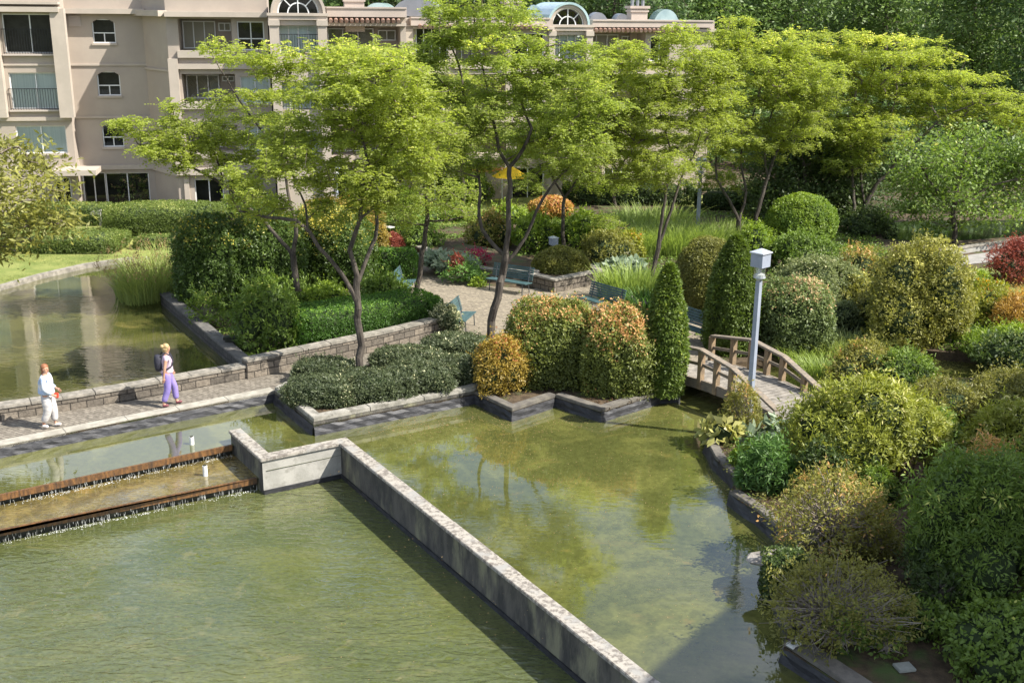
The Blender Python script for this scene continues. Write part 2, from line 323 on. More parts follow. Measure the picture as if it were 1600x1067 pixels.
def shrub(name,label,cat,box,pal,z0=0.0,kd=.85,shape='dome',L=.07,Wr=.5,cover=2.6,cl=9,cr=.09,lump=.10,freq=3.0,topb=.25,core=True,depth=.22,up=.3,group=None,stems=0,seed=None,fold=.25,h=None,tint0=0.0,rough=.5,ctint=.32,stemmat=None,clipped=False):
    seed=seed if seed is not None else abs(hash(label))%10000
    seed=sum(ord(ch)*(i+3) for i,ch in enumerate(label))%100003
    rng=np.random.default_rng(seed)
    c,rx,ry,hh=place(*box,z0=z0,kd=kd) if np.ndim(box[0])==0 else box
    if h: hh=h
    root=empty(name,c,label,cat,group)
    if shape=='dome': cz=.46; rz=hh*.54
    elif shape=='ball': cz=.5; rz=hh*.5
    elif shape=='mound': cz=.12; rz=hh*.88
    elif shape=='cone': cz=.30; rz=hh*.7
    elif shape=='box': cz=.5; rz=hh*.5
    elif shape=='mass': cz=.40; rz=hh*.62
    else: cz=.5; rz=hh*.5
    def surf(d):
        if shape=='box':
            m=np.max(np.abs(d),axis=1,keepdims=True); e=d/(np.sum(np.abs(d)**7,axis=1,keepdims=True)**(1/7)); e=e*1.0
            s=e*(1+lump*lumps(d,seed,freq)[:,None]); out=s*np.array([rx,ry,rz]); 
        elif shape=='mass':
            e=d/(np.sum(np.abs(d)**2.9,axis=1,keepdims=True)**(1/2.9)); s=e*(1+lump*lumps(d,seed,freq)[:,None]); out=s*np.array([rx,ry,rz])
        elif shape=='cone':
            t=(d[:,2:3]+.42)/1.42; t=np.clip(t,0,1)
            lf=1+lump*lumps(d,seed,freq)[:,None]
            prof=np.where(t<.25,.80+.8*t,1.0*np.cos((t-.25)/.75*math.pi/2)**.62)
            hd=nrm(np.concatenate([d[:,:2],np.zeros((len(d),1))],1))
            out=hd*prof*np.array([rx,ry,0])*lf; out[:,2]=(t[:,0])*hh-cz*hh
        else:
            s=d*(1+lump*lumps(d,seed,freq)[:,None]); out=s*np.array([rx,ry,rz])
        return out+c+np.array([0,0,cz*hh])
    lob=(shape in('dome','mound')) and not clipped
    area=2.6*math.pi*(rx*ry+rx*rz+ry*rz)/3*(1.75 if lob else 1.3)
    nl=int(cover*area/(.5*L*L*Wr)); nl=min(nl,60000); nc=max(12,nl//cl)
    zm=-.42 if shape=='cone' else (-.85 if shape in('ball','box') else (-.12 if shape=='mound' else -.6))
    if shape=='cone':
        a=rng.uniform(0,2*math.pi,nc); zt=rng.uniform(0,1,nc)**1.25*1.42-.42; q=np.sqrt(np.maximum(0,1-zt**2)); d=np.stack([q*np.cos(a),q*np.sin(a),zt],1)
    else: d=unit(nc,rng,zm)
    p=surf(d); ctr=c+np.array([0,0,cz*hh])
    shr=(1-depth*rng.uniform(0,1,nc)**2)[:,None]; 
    if shape=='cone': ax=np.stack([np.full(nc,c[0]),np.full(nc,c[1]),p[:,2]],1); p=ax+(p-ax)*shr; n=nrm((p-ax)*np.array([1,1,0])+np.array([0,0,rx*.35]))
    elif shape=='box':
        p=ctr+(p-ctr)*(1-.6*(1-shr)); q=np.abs(d); n=nrm(np.sign(d)*q**5/np.array([1,1,1]))
    else:
        spr=(rng.uniform(0,1,(nc,1))<(.34 if lob else .16))*rng.uniform(0,1,(nc,1))*((2.2 if lob else 1.0) if lump>.07 else .15)*min(.16,.16/max(rx,.4))
        p=ctr+(p-ctr)*(shr+spr); n=nrm((p-ctr)/np.array([rx,ry,rz])**2)
    lobes=[]
    if lob:
        K=9 if rx>.8 else 6
        for i in range(K):
            a_=i*2.4+rng.uniform(-.4,.4); rho=math.sqrt((i+.15)/K)*.95; sc_=rng.uniform(.36,.60)
            zc=hh*((.66 if shape=='dome' else .5)-.34*rho**2+rng.uniform(-.13,.06)); rzz=min(hh*.40,zc+.05*hh) if i else hh-zc
            if i and zc+rzz>hh: rzz=hh-zc
            lobes.append((np.array([c[0]+math.cos(a_)*rho*rx*.66,c[1]+math.sin(a_)*rho*ry*.66,z0+zc]),np.array([rx*sc_,ry*sc_,rzz])))
        li=rng.integers(0,K,nc); LC=np.array([q[0] for q in lobes])[li]; LR=np.array([q[1] for q in lobes])[li]; d=unit(nc,rng,-.75); rng.shuffle(d)
        e=d*(1+lump*1.2*lumps(d+LC*3,seed,freq)[:,None]); p=LC+e*LR*(shr+spr)
        keep=np.ones(nc,bool)
        for q,(lc_,lr_) in enumerate(lobes): keep&= (li==q)|((((p-lc_)/lr_)**2).sum(1)>.62)
        p=p[keep];d=d[keep];n=nrm(d/LR[keep]); nc=len(p)
    p[:,2]=np.maximum(p[:,2],z0+.03)
    # each cluster is a rosette
    k=cl; P=np.repeat(p,k,0); Nn=np.repeat(n,k,0)
    rv=nrm(rng.normal(size=P.shape)); tang=nrm(rv-Nn*(rv*Nn).sum(1,keepdims=True))
    P=P+tang*(rng.uniform(0,1,len(P))**.7*cr)[:,None]+Nn*rng.uniform(-.4,.5,len(P))[:,None]*cr*.7
    D=tang*.9+Nn*rng.uniform(.1,.9,len(P))[:,None]+np.array([0,0,up])*rng.uniform(-.5,1,len(P))[:,None]
    N=nrm(Nn*.7+np.array([.1,-.1,.45])+rng.normal(size=P.shape)*.7)
    Lv=L*rng.uniform(.65,1.25,len(P)); 
    V=leaves(P,D,N,Lv,Lv*Wr,fold)
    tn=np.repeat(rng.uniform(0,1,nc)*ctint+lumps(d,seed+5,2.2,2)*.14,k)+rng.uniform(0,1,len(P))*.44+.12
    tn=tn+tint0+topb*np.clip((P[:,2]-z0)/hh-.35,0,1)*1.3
    if (lob or shape=='mass') and nc>30 and lump>.07:
        ns_=int(min(260,area*(7 if lob else 3))); q=rng.integers(0,nc,ns_); q=q[n[q][:,2]>-.1]; ns_=len(q); b_=p[q]; dr=nrm(n[q]*.8+[0,0,.75]+rng.normal(size=(ns_,3))*.35); ln=L*rng.uniform(2.0,4.6,ns_); kk=9
        u=np.tile(np.linspace(.1,1,kk),ns_)[:,None]; B=np.repeat(b_,kk,0); DR=np.repeat(dr,kk,0); P2=B+DR*u*np.repeat(ln,kk)[:,None]; P2[:,2]-=(u[:,0]**2)*np.repeat(ln,kk)*.15
        D2=DR*.6+nrm(rng.normal(size=P2.shape))*.9; N2=nrm(rng.normal(size=P2.shape)*.6+[0,0,.7]); L2_=L*rng.uniform(.6,1.05,len(P2)); V=np.concatenate([V,leaves(P2,D2,N2,L2_,L2_*Wr,fold)])
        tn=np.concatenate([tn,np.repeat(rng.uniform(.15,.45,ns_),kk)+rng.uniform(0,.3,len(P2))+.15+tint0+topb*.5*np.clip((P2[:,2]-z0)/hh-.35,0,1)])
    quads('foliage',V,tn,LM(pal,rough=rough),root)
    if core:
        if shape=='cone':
            tt=np.linspace(0,1,10); mb=MB(); mb.tube([(c[0],c[1],z0+t*hh*.96) for t in tt],[max(.02,float((.80+.8*t if t<.25 else math.cos((t-.25)/.75*math.pi/2)**.62)*rx*.80)) for t in tt],n=14); mb.build('shade_core',CORE(),root)
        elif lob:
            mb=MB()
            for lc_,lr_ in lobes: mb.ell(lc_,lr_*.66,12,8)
            mb.v=[(x,y,max(z,z0-.02)) for x,y,z in mb.v]; mb.build('shade_core',CORE(),root)
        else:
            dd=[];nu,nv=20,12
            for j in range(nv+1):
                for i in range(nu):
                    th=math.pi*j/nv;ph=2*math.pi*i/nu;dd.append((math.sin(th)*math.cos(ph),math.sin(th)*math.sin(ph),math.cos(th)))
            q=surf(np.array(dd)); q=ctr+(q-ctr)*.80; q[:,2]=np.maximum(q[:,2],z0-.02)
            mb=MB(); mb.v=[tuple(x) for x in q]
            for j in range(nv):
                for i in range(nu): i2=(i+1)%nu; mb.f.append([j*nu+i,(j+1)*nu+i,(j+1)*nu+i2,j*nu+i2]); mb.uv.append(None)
            mb.build('shade_core',CORE(),root)
    ns=stems or (0 if core else 10)
    if ns:
        mb=MB(); pick=p[rng.choice(len(p),min(len(p),ns*9))]
        for i in range(ns):
            b=c+np.array([rng.uniform(-.12,.12)*rx,rng.uniform(-.12,.12)*ry,0]); sub=pick[i*9:(i+1)*9]
            if len(sub)==0: break
            m_=sub.mean(0)*.55+b*.45; mb.tube([b,(b+m_)/2+rng.normal(size=3)*.03*rx,m_],[.022,.018,.014],5,False)
            for q in sub: mb.tube([m_,(m_+q)/2+rng.normal(size=3)*.06*rx,q],[.012,.008,.004],4,False)
        mb.build('stems',stemmat or TWIG(),root)
    return root
def blades(name,label,cat,c,rx,ry,n,h,w,pal,bend=.5,z0=0,kind=None,group=None,plume=None,lean=(0,0)):
    rng=np.random.default_rng(sum(map(ord,label)))
    root=empty(name,(c[0],c[1],z0),label,cat,group)
    a=rng.uniform(0,2*math.pi,n); r=np.sqrt(rng.uniform(0,1,n)); b=np.stack([c[0]+rx*r*np.cos(a),c[1]+ry*r*np.sin(a),np.full(n,z0)],1)
    out=np.stack([np.cos(a),np.sin(a),np.zeros(n)],1)*(.3+.7*r)[:,None]+rng.normal(size=(n,3))*.35+np.array([lean[0],lean[1],0]); out[:,2]=0
    hh=h*rng.uniform(.6,1.1,n)[:,None]; side=nrm(np.cross(out+1e-3,[0,0,1.])+rng.normal(size=(n,3))*.4); side[:,2]=0
    Q=[];ts=[0,.4,.75,1.0]; up=np.array([0,0,1.])
    pt=lambda t:b+up*hh*(t-.28*bend*t**3)+out*hh*bend*t**2.2
    ww=[1,.9,.6,.1]
    for i in range(3):
        p0,p1=pt(ts[i]),pt(ts[i+1]); Q.append(np.stack([p0-side*w*ww[i]/2,p0+side*w*ww[i]/2,p1+side*w*ww[i+1]/2,p1-side*w*ww[i+1]/2],1))
    V=np.concatenate(Q); tn=np.tile(rng.uniform(0,1,n),3)*.7+np.repeat([0,.12,.28],n)
    quads('blades',V,tn,LM(pal),root)
    if plume:
        m=n//9; p=pt(1.0)[:m]+up*.1; k=10; P=np.repeat(p,k,0)+rng.normal(size=(m*k,3))*[.03,.03,.10]; D=rng.normal(size=P.shape)*.5+up
        quads('plumes',leaves(P,D,nrm(rng.normal(size=P.shape)),.09,.03),rng.uniform(0,1,len(P)),LM(plume),root)
    return root
# ---------------------------------------------------------------- trees
def px_path(pts,Y0):
    """pts: (px,py,radius,dY) -> world nodes at depth Y0+dY"""
    return [(atd(x,y,Y0+d),r) for x,y,r,d in pts]
def smooth_path(nodes,step=.35,rng=None,amp=.035):
    P=np.array([n[0] for n in nodes]);R=np.array([n[1] for n in nodes]);out=[];rad=[]
    for i in range(len(P)-1):
        p0=P[max(i-1,0)];p1=P[i];p2=P[i+1];p3=P[min(i+2,len(P)-1)];n=max(2,int(np.linalg.norm(p2-p1)/step))
        for k in range(n):
            t=k/n;q=.5*((2*p1)+(-p0+p2)*t+(2*p0-5*p1+4*p2-p3)*t*t+(-p0+3*p1-3*p2+p3)*t**3)
            out.append(q+(rng.normal(size=3)*amp*min(1,R[i]*8) if (i+k)>0 else 0));rad.append(R[i]*(1-t)+R[i+1]*t)
    out.append(P[-1]);rad.append(R[-1]);return out,rad
def tree(name,label,cat,base,limbs,pads,pal,per=1.0,kind='locust',z0=0.0,group=None,fr=(.36,.105),density=1.0,tint0=0.0,padtint=None,barkm=None,kdep=.9,flat=.55,sub=None,trunkname='trunk',pk=1.12):
    rng=np.random.default_rng(sum(ord(ch)*(i+1) for i,ch in enumerate(label))%99991)
    b=at(base[0],base[1],z0); Y0=b[1]
    root=empty(name,b,label,cat,group)
    pos=[];rad=[];par=[];fixed=[]
    for li,l in enumerate(limbs):
        nodes=px_path(l,Y0)
        if li==0: nodes[0]=(b-np.array([0,0,.1]),nodes[0][1])
        P,R=smooth_path(nodes,rng=rng)
        p=-1
        if li>0:
            dd=np.linalg.norm(np.array(pos)-P[0],axis=1); p=int(dd.argmin())
        for q,r in zip(P,R):
            pos.append(q);rad.append(r);par.append(p);fixed.append(True);p=len(pos)-1
    nfix=len(pos)
    # targets
    T=[];TT=[]
    for pi,pd in enumerate(pads):
        x,y,rx,ry=pd[0],pd[1],pd[2]*pk,pd[3]*pk;dY=pd[4] if len(pd)>4 else rng.uniform(-1.2,1.2)
        c=atd(x,y,Y0+dY);k=dep(c)/F;a=rx*k;bb=ry*k
        n=int(max(6,per*(rx*ry)/ (3.4/k*3.4/k/ (50*50)*95) )) if False else int(max(6,per*a*bb*math.pi*22.5))
        v=rng.normal(size=(n,3)); v=nrm(v)*rng.uniform(0,1,(n,1))**(1/2.4)
        if kind=='locust': v[:,2]=np.clip(np.round(v[:,2]*1.3+rng.uniform(-.2,.2))/1.3,-1,1)+rng.normal(size=n)*.11
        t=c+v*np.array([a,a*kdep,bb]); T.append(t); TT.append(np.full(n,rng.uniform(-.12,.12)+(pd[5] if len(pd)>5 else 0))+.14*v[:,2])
    T=np.concatenate(T);TT=np.concatenate(TT)
    NP=np.array(pos); 
    dd=np.array([np.min(np.linalg.norm(NP-t,axis=1)) for t in T]); order=np.argsort(dd)
    cap=len(pos)+len(T)*14; A=np.zeros((cap,3)); A[:len(pos)]=NP; n=len(pos); par=par+[0]*(cap-n); tips=[];tipdir=[]
    start=nfix//5
    for ti in order:
        t=T[ti]; df=A[start:n]-t; d=np.sqrt((df**2).sum(1)); cost=d+.7*np.maximum(0,df[:,2])
        j=int(cost.argmin())+start; dist=np.linalg.norm(A[j]-t); steps=min(12,max(1,int(dist/.38))); p=j; a0=A[j].copy()
        sag=rng.normal(size=3)*.10*dist; sag[2]+= -.06*dist
        for k in range(1,steps+1):
            u=k/steps; A[n]=a0+(t-a0)*u+sag*math.sin(u*math.pi)*1.0; par[n]=p; p=n; n+=1
        tips.append((n-1,ti)); v=t-a0; tipdir.append(v/(np.linalg.norm(v)+1e-6))
    A=A[:n];par=np.array(par[:n])
    w=np.zeros(n)
    for i,_ in tips: w[i]+=.0055**2.3
    for i in range(n-1,-1,-1):
        if par[i]>=0 and par[i]!=i and i>=nfix: w[par[i]]+=max(w[i],.0055**2.3)
    r=np.maximum(w,.0055**2.3)**(1/2.3); r[:nfix]=np.array(rad)
    r[nfix:]=np.minimum(r[nfix:],.055)
    # frustums
    idx=np.array([i for i in range(n) if par[i]>=0])
    def tubes(ids,sides,nm,m):
        if len(ids)==0: return
        p0=A[par[ids]];p1=A[ids];r0=np.minimum(r[par[ids]],r[ids]*1.5+.002);r1=r[ids]
        if nm==trunkname: r0=r[par[ids]]
        d=nrm(p1-p0);ref=np.where(np.abs(d[:,2:3])<.9,np.array([[0,0,1.]]),np.array([[1.,0,0]]));a=nrm(np.cross(d,ref));b2=np.cross(d,a)
        p1=p1+d*(r1*.25)[:,None]
        Q=[]
        for k in range(sides):
            t0=2*math.pi*k/sides;t1=2*math.pi*(k+1)/sides
            o0=a*math.cos(t0)+b2*math.sin(t0);o1=a*math.cos(t1)+b2*math.sin(t1)
            Q.append(np.stack([p0+o0*r0[:,None],p0+o1*r0[:,None],p1+o1*r1[:,None],p1+o0*r1[:,None]],1))
        quads(nm,np.concatenate(Q),np.zeros(len(ids)*sides),m,root)
    tubes(idx[idx<nfix],9,trunkname,barkm or BARK()); tubes(idx[idx>=nfix],4,'branches',barkm or mat('branch_bark',(.10,.078,.060),(.20,.165,.13),scale=9,rough=.9))
    # foliage
    ip=np.array([t[0] for t in tips]);it=np.array([t[1] for t in tips]);td=np.array(tipdir);tp=A[ip]
    if kind=='locust':
        nf=int(11*density);m=len(tp)
        P=np.repeat(tp,nf,0);Dd=np.repeat(nrm(td*np.array([1,1,.4])),nf,0)
        az=nrm(rng.normal(size=P.shape)*np.array([1,1,.25])); D=nrm(Dd*.55+az); back=rng.uniform(0,.34,len(P))[:,None]
        P=P-Dd*back+rng.normal(size=P.shape)*.07
        droop=rng.uniform(.15,.65,len(P))
        Lf=fr[0]*rng.uniform(.6,1.2,len(P)); tq=np.repeat(TT[it],nf)+rng.uniform(-.12,.12,len(P))
        k=4;V=[];tn=[]
        for i in range(k):
            u=(i+.6)/k; q=P+D*(Lf*u)[:,None]; q[:,2]-=droop*Lf*u*u
            axis=D.copy();axis[:,2]-=droop*u*1.4;axis=nrm(axis);side=nrm(np.cross(axis,[0,0,1.]))
            up=np.cross(side,axis)
            ll=fr[1]*(1-.35*abs(u-.4)*2)
            for s in (-1,1):
                dd2=axis*.55+side*s*.85+rng.normal(size=q.shape)*.12; V.append(leaves(q,dd2,nrm(up*.6+rng.normal(size=q.shape)*.7+np.array([.35,-.25,0])),ll,ll*.55,.1)); tn.append(tq+rng.uniform(-.1,.1,len(q)))
        V=np.concatenate(V);tn=np.concatenate(tn)+.56+tint0
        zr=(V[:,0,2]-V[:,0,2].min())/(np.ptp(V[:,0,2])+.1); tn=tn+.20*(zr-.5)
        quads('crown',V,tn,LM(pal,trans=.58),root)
    else:
        lw=sub or (.16,.06); nf=int(26*density);m=len(tp)
        P=np.repeat(tp,nf,0)+rng.normal(size=(m*nf,3))*np.array([.24,.24,.16])*(lw[0]/.16)**.7; D=nrm(rng.normal(size=P.shape)*np.array([1,1,.5])+np.array([0,0,-.45]))
        N=nrm(rng.normal(size=P.shape)*.8+np.array([.2,-.3,.8])); Lv=lw[0]*rng.uniform(.6,1.2,len(P))
        tn=np.repeat(TT[it],nf)+rng.uniform(-.28,.28,len(P))+.45+tint0
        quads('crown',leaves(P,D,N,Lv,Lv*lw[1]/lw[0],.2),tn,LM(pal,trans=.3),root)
    return root
# ================================================================ SETTING
DIR1=np.array([math.cos(math.radians(32)),math.sin(math.radians(32))]); DIR2=np.array([math.cos(math.radians(-58)),math.sin(math.radians(-58))])
xy=lambda x,y,z=0:at(x,y,z)[:2]
ZU,ZM,ZL,ZP=-.28,-.56,-.87,-.12
soil=mat('soil',(.05,.034,.02),(.10,.07,.04),scale=4,rough=.95,bump=.8,bscale=18,c3=(.055,.085,.022),s3=.9)
lawn_m=mat('lawn',(.15,.19,.04),(.24,.26,.07),scale=1.3,rough=.9,bump=.9,bscale=60,c3=(.33,.33,.09),s3=.25)
under=mat('ground_earth',(.06,.07,.03),(.10,.10,.05),scale=.3,rough=1)
conc=mat('concrete',(.34,.325,.29),(.20,.195,.18),scale=2.2,lo=.38,hi=.75,rough=.85,bump=.35,bscale=40)
concs=mat('concrete_stained',(.35,.32,.275),(.16,.14,.12),scale=11,lo=.42,hi=.60,rough=.85,bump=.4,bscale=45,c3=(.28,.27,.25),s3=2.2,detail=9)
concw=mat('concrete_weathered',(.115,.105,.088),(.05,.048,.044),scale=3.4,rough=.9,bump=.5,bscale=25,stretch=(1,1,.35),c3=(.21,.20,.13),s3=1.6,detail=9)
concl=mat('concrete_light',(.52,.50,.46),(.42,.40,.36),scale=3,rough=.85,bump=.25,bscale=30,c3=(.34,.32,.28),s3=3)
liner=mat('pond_liner',(.012,.012,.014),(.03,.03,.034),scale=5,rough=.55,bump=.35,bscale=7,stretch=(1,1,3),spec=.5,c3=(.045,.045,.05),s3=3)
cope=mat('coping',(.31,.28,.235),(.17,.155,.13),scale=5,rough=.9,bump=.35,bscale=40,c3=(.17,.155,.13),s3=2)
stone=brickmat('stone_blocks',(.22,.185,.145),(.115,.10,.082),(.05,.043,.036),.42,.205,.014,bump=1.0)
paver=brickmat('path_pavers',(.24,.21,.17),(.15,.13,.105),(.09,.08,.065),.20,.10,.008,bump=.3,rot=math.radians(32))
plazap=brickmat('plaza_pavers',(.30,.255,.19),(.20,.17,.13),(.14,.12,.09),.22,.11,.008,bump=.3,rot=math.radians(32))
def structure(name,mb,m,**k): return tag(mb.build(name,m,**k),kind='structure')
# base sheet to the horizon
mb=MB(); mb.face([(-2500,-2500,-1.6),(2500,-2500,-1.6),(2500,2500,-1.6),(-2500,2500,-1.6)]); structure('ground',mb,under)
# land behind the pools
pf=[xy(0,697),xy(200,657),xy(430,612)]; ex=pf[0]-38*np.array([math.cos(math.radians(36)),math.sin(math.radians(36))])
pb=[xy(385,592),xy(200,627),xy(0,656)]; exb=pb[2]-38*np.array([math.cos(math.radians(31)),math.sin(math.radians(31))])
PC=[xy(430,615),xy(490,664),xy(742,615),xy(800,642),xy(868,620),xy(939,643),xy(1030,615),xy(1062,612)]
chanL=[xy(1068,596),xy(1140,568),xy(1240,556),xy(1340,560),xy(1420,545),xy(1500,552),xy(1600,560)]
lawnc=[xy(-330,520),xy(-150,482),xy(0,447),xy(60,430),xy(130,414),xy(200,404),xy(250,402)]
land=[ex]+pf+PC[0:]+chanL+[np.array([60,34]),np.array([600,60]),np.array([600,1500]),np.array([-900,1500]),np.array([-900,lawnc[0][1]])]+lawnc+[xy(262,440),xy(252,468),xy(385,577)]+pb+[exb]
mb=MB(); mb.prism(land,-1.6,0.0); structure('garden_soil',mb,soil)
rb=[xy(1112,668),xy(1104,690),xy(1118,716),xy(1150,748),xy(1140,770),xy(1185,800),xy(1220,830),xy(1200,872),xy(1192,890),xy(1215,930),xy(1235,975),xy(1225,1010),xy(1340,1085),xy(1500,1260),xy(2100,1260)]
rbt=[np.array([60,31]),xy(1600,588),xy(1500,590),xy(1420,588),xy(1330,598),xy(1250,622),xy(1190,648)]
mb=MB(); mb.prism(rb+[np.array([60,8])]+rbt,-1.6,0.0); structure('garden_bank_soil',mb,soil)
# liner skirts along water edges
def skirt(nm,pts,z0,z1,off=-.03):
    mb=MB(); P=[]; r=random.Random(len(pts))
    pts=[np.array(p) for p in pts]; 
    for i in range(len(pts)-1):
        n=max(2,int(np.linalg.norm(pts[i+1]-pts[i])/.22))
        for k in range(n): P.append(pts[i]+(pts[i+1]-pts[i])*k/n)
    P.append(pts[-1]); u=0; N=len(P); rows=[]
    for i,p in enumerate(P):
        d=P[min(i+1,N-1)]-P[max(i-1,0)]; d/=np.linalg.norm(d); nn=np.array([d[1],-d[0]])
        rows.append([(p[0]+nn[0]*(o+r.uniform(-.02,.025)),p[1]+nn[1]*(o+r.uniform(-.02,.025)),z) for o,z in ((.0,z1),(.035,z1-(z1-z0)*.35),(.05,z0+(z1-z0)*.3),(.09,z0-.05))])
    for i in range(N-1):
        for k in range(3): mb.face([rows[i][k],rows[i][k+1],rows[i+1][k+1],rows[i+1][k]])
    return structure(nm,mb,liner)
skirt('pool_liner',[ex]+pf,ZU,-.05); skirt('pool_liner',PC[1:],ZU,-.03); skirt('pool_liner',[PC[0],PC[1]],ZU,-.03)

mb=MB()
skp=rb[:13]
skirt('pool_liner',skp[::1],ZU,-.02,)
# water
vw=lambda x,y,z:np.array(at(x,y,z)[:2])
wc=[vw(408,717,0.05),vw(531,692,0.05)]   # outer corners of the concrete cap
w0=vw(358,672,0.05)
weirU=vw(200,731,ZU); weirUb=vw(0,774,ZU); dW=(weirU-weirUb)/np.linalg.norm(weirU-weirUb); weirU0=weirUb-40*dW
t=vw(385,697,ZU); 
lw_end=wc[1]+DIR2*30
def isect(p,d,q,e):
    A=np.array([[d[0],-e[0]],[d[1],-e[1]]]); s=np.linalg.solve(A,np.array(q)-np.array(p)); return np.array(p)+d*s[0]
wuE=isect(weirUb,dW,w0,wc[0]-w0)
weirLa=vw(0,829,ZM); weirLb=vw(330,762,ZM); dWL=(weirLb-weirLa)/np.linalg.norm(weirLb-weirLa); wlE=isect(weirLa,dWL,w0,wc[0]-w0); weirL0=weirLa-40*dWL
upper=[weirU0,wuE+dW*.05,wc[0]+np.array(dW)*.12,wc[1]+np.array([.1,.08]),lw_end,lw_end+np.array([60,-10]),np.array([60,45]),np.array([-4,45]),xy(430,605),pf[1]+np.array([-.3,.5]),pf[0]+np.array([-.3,.5]),ex+np.array([-.3,.6])]
mb=MB(); mb.prism(upper,0,ZU) if False else None
def sheet(nm,poly,z,m):
    mb=MB(); mb.prism(poly,z,z); return structure(nm,mb,m)
water_r=watermat('water_garden',(.085,.092,.026),(.135,.138,.038),(.13,.11,.032),ripple=.035,rscale=2.2,algs=.5)
water_l=watermat('water_lower',(.085,.10,.034),(.118,.128,.044),(.13,.125,.05),ripple=.50,rscale=2.2,rot=math.radians(32),rough=.05,algs=.25,stretch=(1,1.6,1))
water_p=watermat('water_left',(.075,.078,.022),(.12,.118,.032),(.15,.13,.04),ripple=.05,rscale=2.2,algs=.35)
water_m=watermat('water_step',(.12,.095,.035),(.20,.155,.05),(.24,.16,.05),ripple=.35,rscale=5,algs=2.2,rot=math.radians(32),lo=.40,hi=.60)
sheet('water_upper_pool',upper,ZU,water_r)
sheet('water_lower_pool',[weirL0+np.array([-.3,.5]),wlE+np.array([.1,.2]),wc[0]+np.array([.2,.1]),wc[1]+np.array([.1,.0]),lw_end+np.array([.1,.1]),lw_end+DIR2*30,np.array([10,-40]),np.array([-90,-40]),np.array([-90,0])],ZL,water_l)
sheet('water_step_pool',[weirU0+np.array([-.2,.3]),wuE+np.array([.1,.2]),wlE+dWL*.1,weirL0],ZM,water_m)
sheet('water_left_pond',[exb+np.array([.2,-.2]),pb[2]+np.array([.2,-.2]),pb[1]+np.array([.2,-.2]),pb[0]+np.array([.5,-.2]),xy(380,560),xy(255,440),xy(290,390),np.array([-45,50]),np.array([-90,40])],ZP,water_p)
# lawn, path, plaza
sheet('lawn',[p+np.array([0,.25]) for p in lawnc]+[xy(300,392),xy(300,345),np.array([-40,58]),np.array([-60,40])],.012,lawn_m)
sheet('lawn',[xy(560,350),xy(700,352),xy(800,340),xy(860,320),xy(1000,318),xy(1160,330),xy(1300,340),xy(1360,345),xy(1340,318),xy(1000,300),xy(560,300)],.010,lawn_m)
sheet('lawn',[xy(1380,430),xy(1600,415),xy(1750,420),xy(1750,460),xy(1380,470)],.010,lawn_m)
sheet('footpath',[ex]+pf+[xy(520,560),xy(700,520),xy(770,505),xy(800,520),xy(820,545),xy(760,570),xy(700,585)][:0]+[xy(440,612),xy(440,600),xy(600,565),xy(745,520),xy(720,508),xy(600,534),xy(430,582)]+pb+[exb],.008,paver)
sheet('plaza_paving',[xy(720,508),xy(745,525),xy(800,520),xy(860,500),xy(960,490),xy(1010,500),xy(1062,560),xy(1066,592),xy(1128,578),xy(1120,520),xy(1010,470),xy(920,437),xy(830,452),xy(760,447),xy(700,435),xy(640,404),xy(600,404),xy(600,440),xy(650,470),xy(690,492)],.012,plazap)
sheet('garden_path',[xy(1430,412),xy(1520,398),xy(1600,388),xy(1760,368),xy(1760,384),xy(1600,404),xy(1510,414),xy(1400,440)],.016,mat('path_grey',(.30,.28,.26),(.22,.21,.19),scale=3,rough=.9))
sheet('dark_pond',[xy(1380,374),xy(1470,378),xy(1560,372),xy(1760,356),xy(1760,338),xy(1560,345),xy(1440,345),xy(1370,350)],.014,watermat('water_dark',(.02,.025,.015),(.03,.035,.02),(.04,.04,.02),ripple=.03))
# front band of the footpath
mb=MB()
for i_ in range(2):
    a_,b_=([ex]+pf)[::-1][i_+1],([ex]+pf)[::-1][i_]; l_=np.linalg.norm(b_-a_); n_=max(1,int(l_/1.2)); d_=(b_-a_)/l_
    for k_ in range(n_): mb.ribbon([a_+d_*(l_*k_/n_+.007),a_+d_*(l_*(k_+1)/n_-.007)],.0,.34,-.07,.030+.004*((k_*7)%3-1))
mb.ribbon([ex,pf[0]],-.0,.34,-.07,.030); band=mb.build('path_edge_band',mat('band',(.38,.355,.30),(.27,.25,.21),scale=4,rough=.85,bump=.2,bscale=40,c3=(.25,.23,.19),s3=1.2)); tag(band,kind='structure')
# lawn kerb
def tagged(o,label,cat,group=None): return tag(o,label,cat,group)
mb=MB(); mb.ribbon(lawnc[::-1],-.02,.22,-.3,.06); tagged(mb.build('pond_kerb',cope),'curved low concrete kerb between the lawn and the left pond','kerb')
# ---- walls with coping
def stonewall(name,label,pts,o0,o1,z0,z1,ch=.08,over=.03,m=stone,cm=cope,seed=1,jl=.9,closed=False):
    root=empty(name,(pts[0][0],pts[0][1],0),label,'wall')
    mb=MB(); mb.ribbon(pts,o0,o1,z0,z1-ch,closed); mb.build('stonework',m,root)
    mb=MB(); r=random.Random(seed)
    q=list(pts)+([pts[0]] if closed else [])
    for i in range(len(q)-1):
        a,b=np.array(q[i]),np.array(q[i+1]); l=np.linalg.norm(b-a); n=max(1,int(round(l/jl))); d=(b-a)/l
        for k in range(n):
            s=a+d*(l*k/n+(.006 if k else -over*0)); e=a+d*(l*(k+1)/n-(.006 if k<n-1 else -over*0)); dz=r.uniform(-.004,.004)
            mb.ribbon([s,e],o0-over,o1+over,z1-ch+.001,z1+dz)
    mb.build('coping',cm,root,bevel=.012)
    return root
wallA=[xy(392,590.5),xy(300,607.5),xy(200,626),xy(100,643),xy(0,658)]; wallA=wallA+[wallA[-1]-30*np.array([math.cos(math.radians(31)),math.sin(math.radians(31))])]
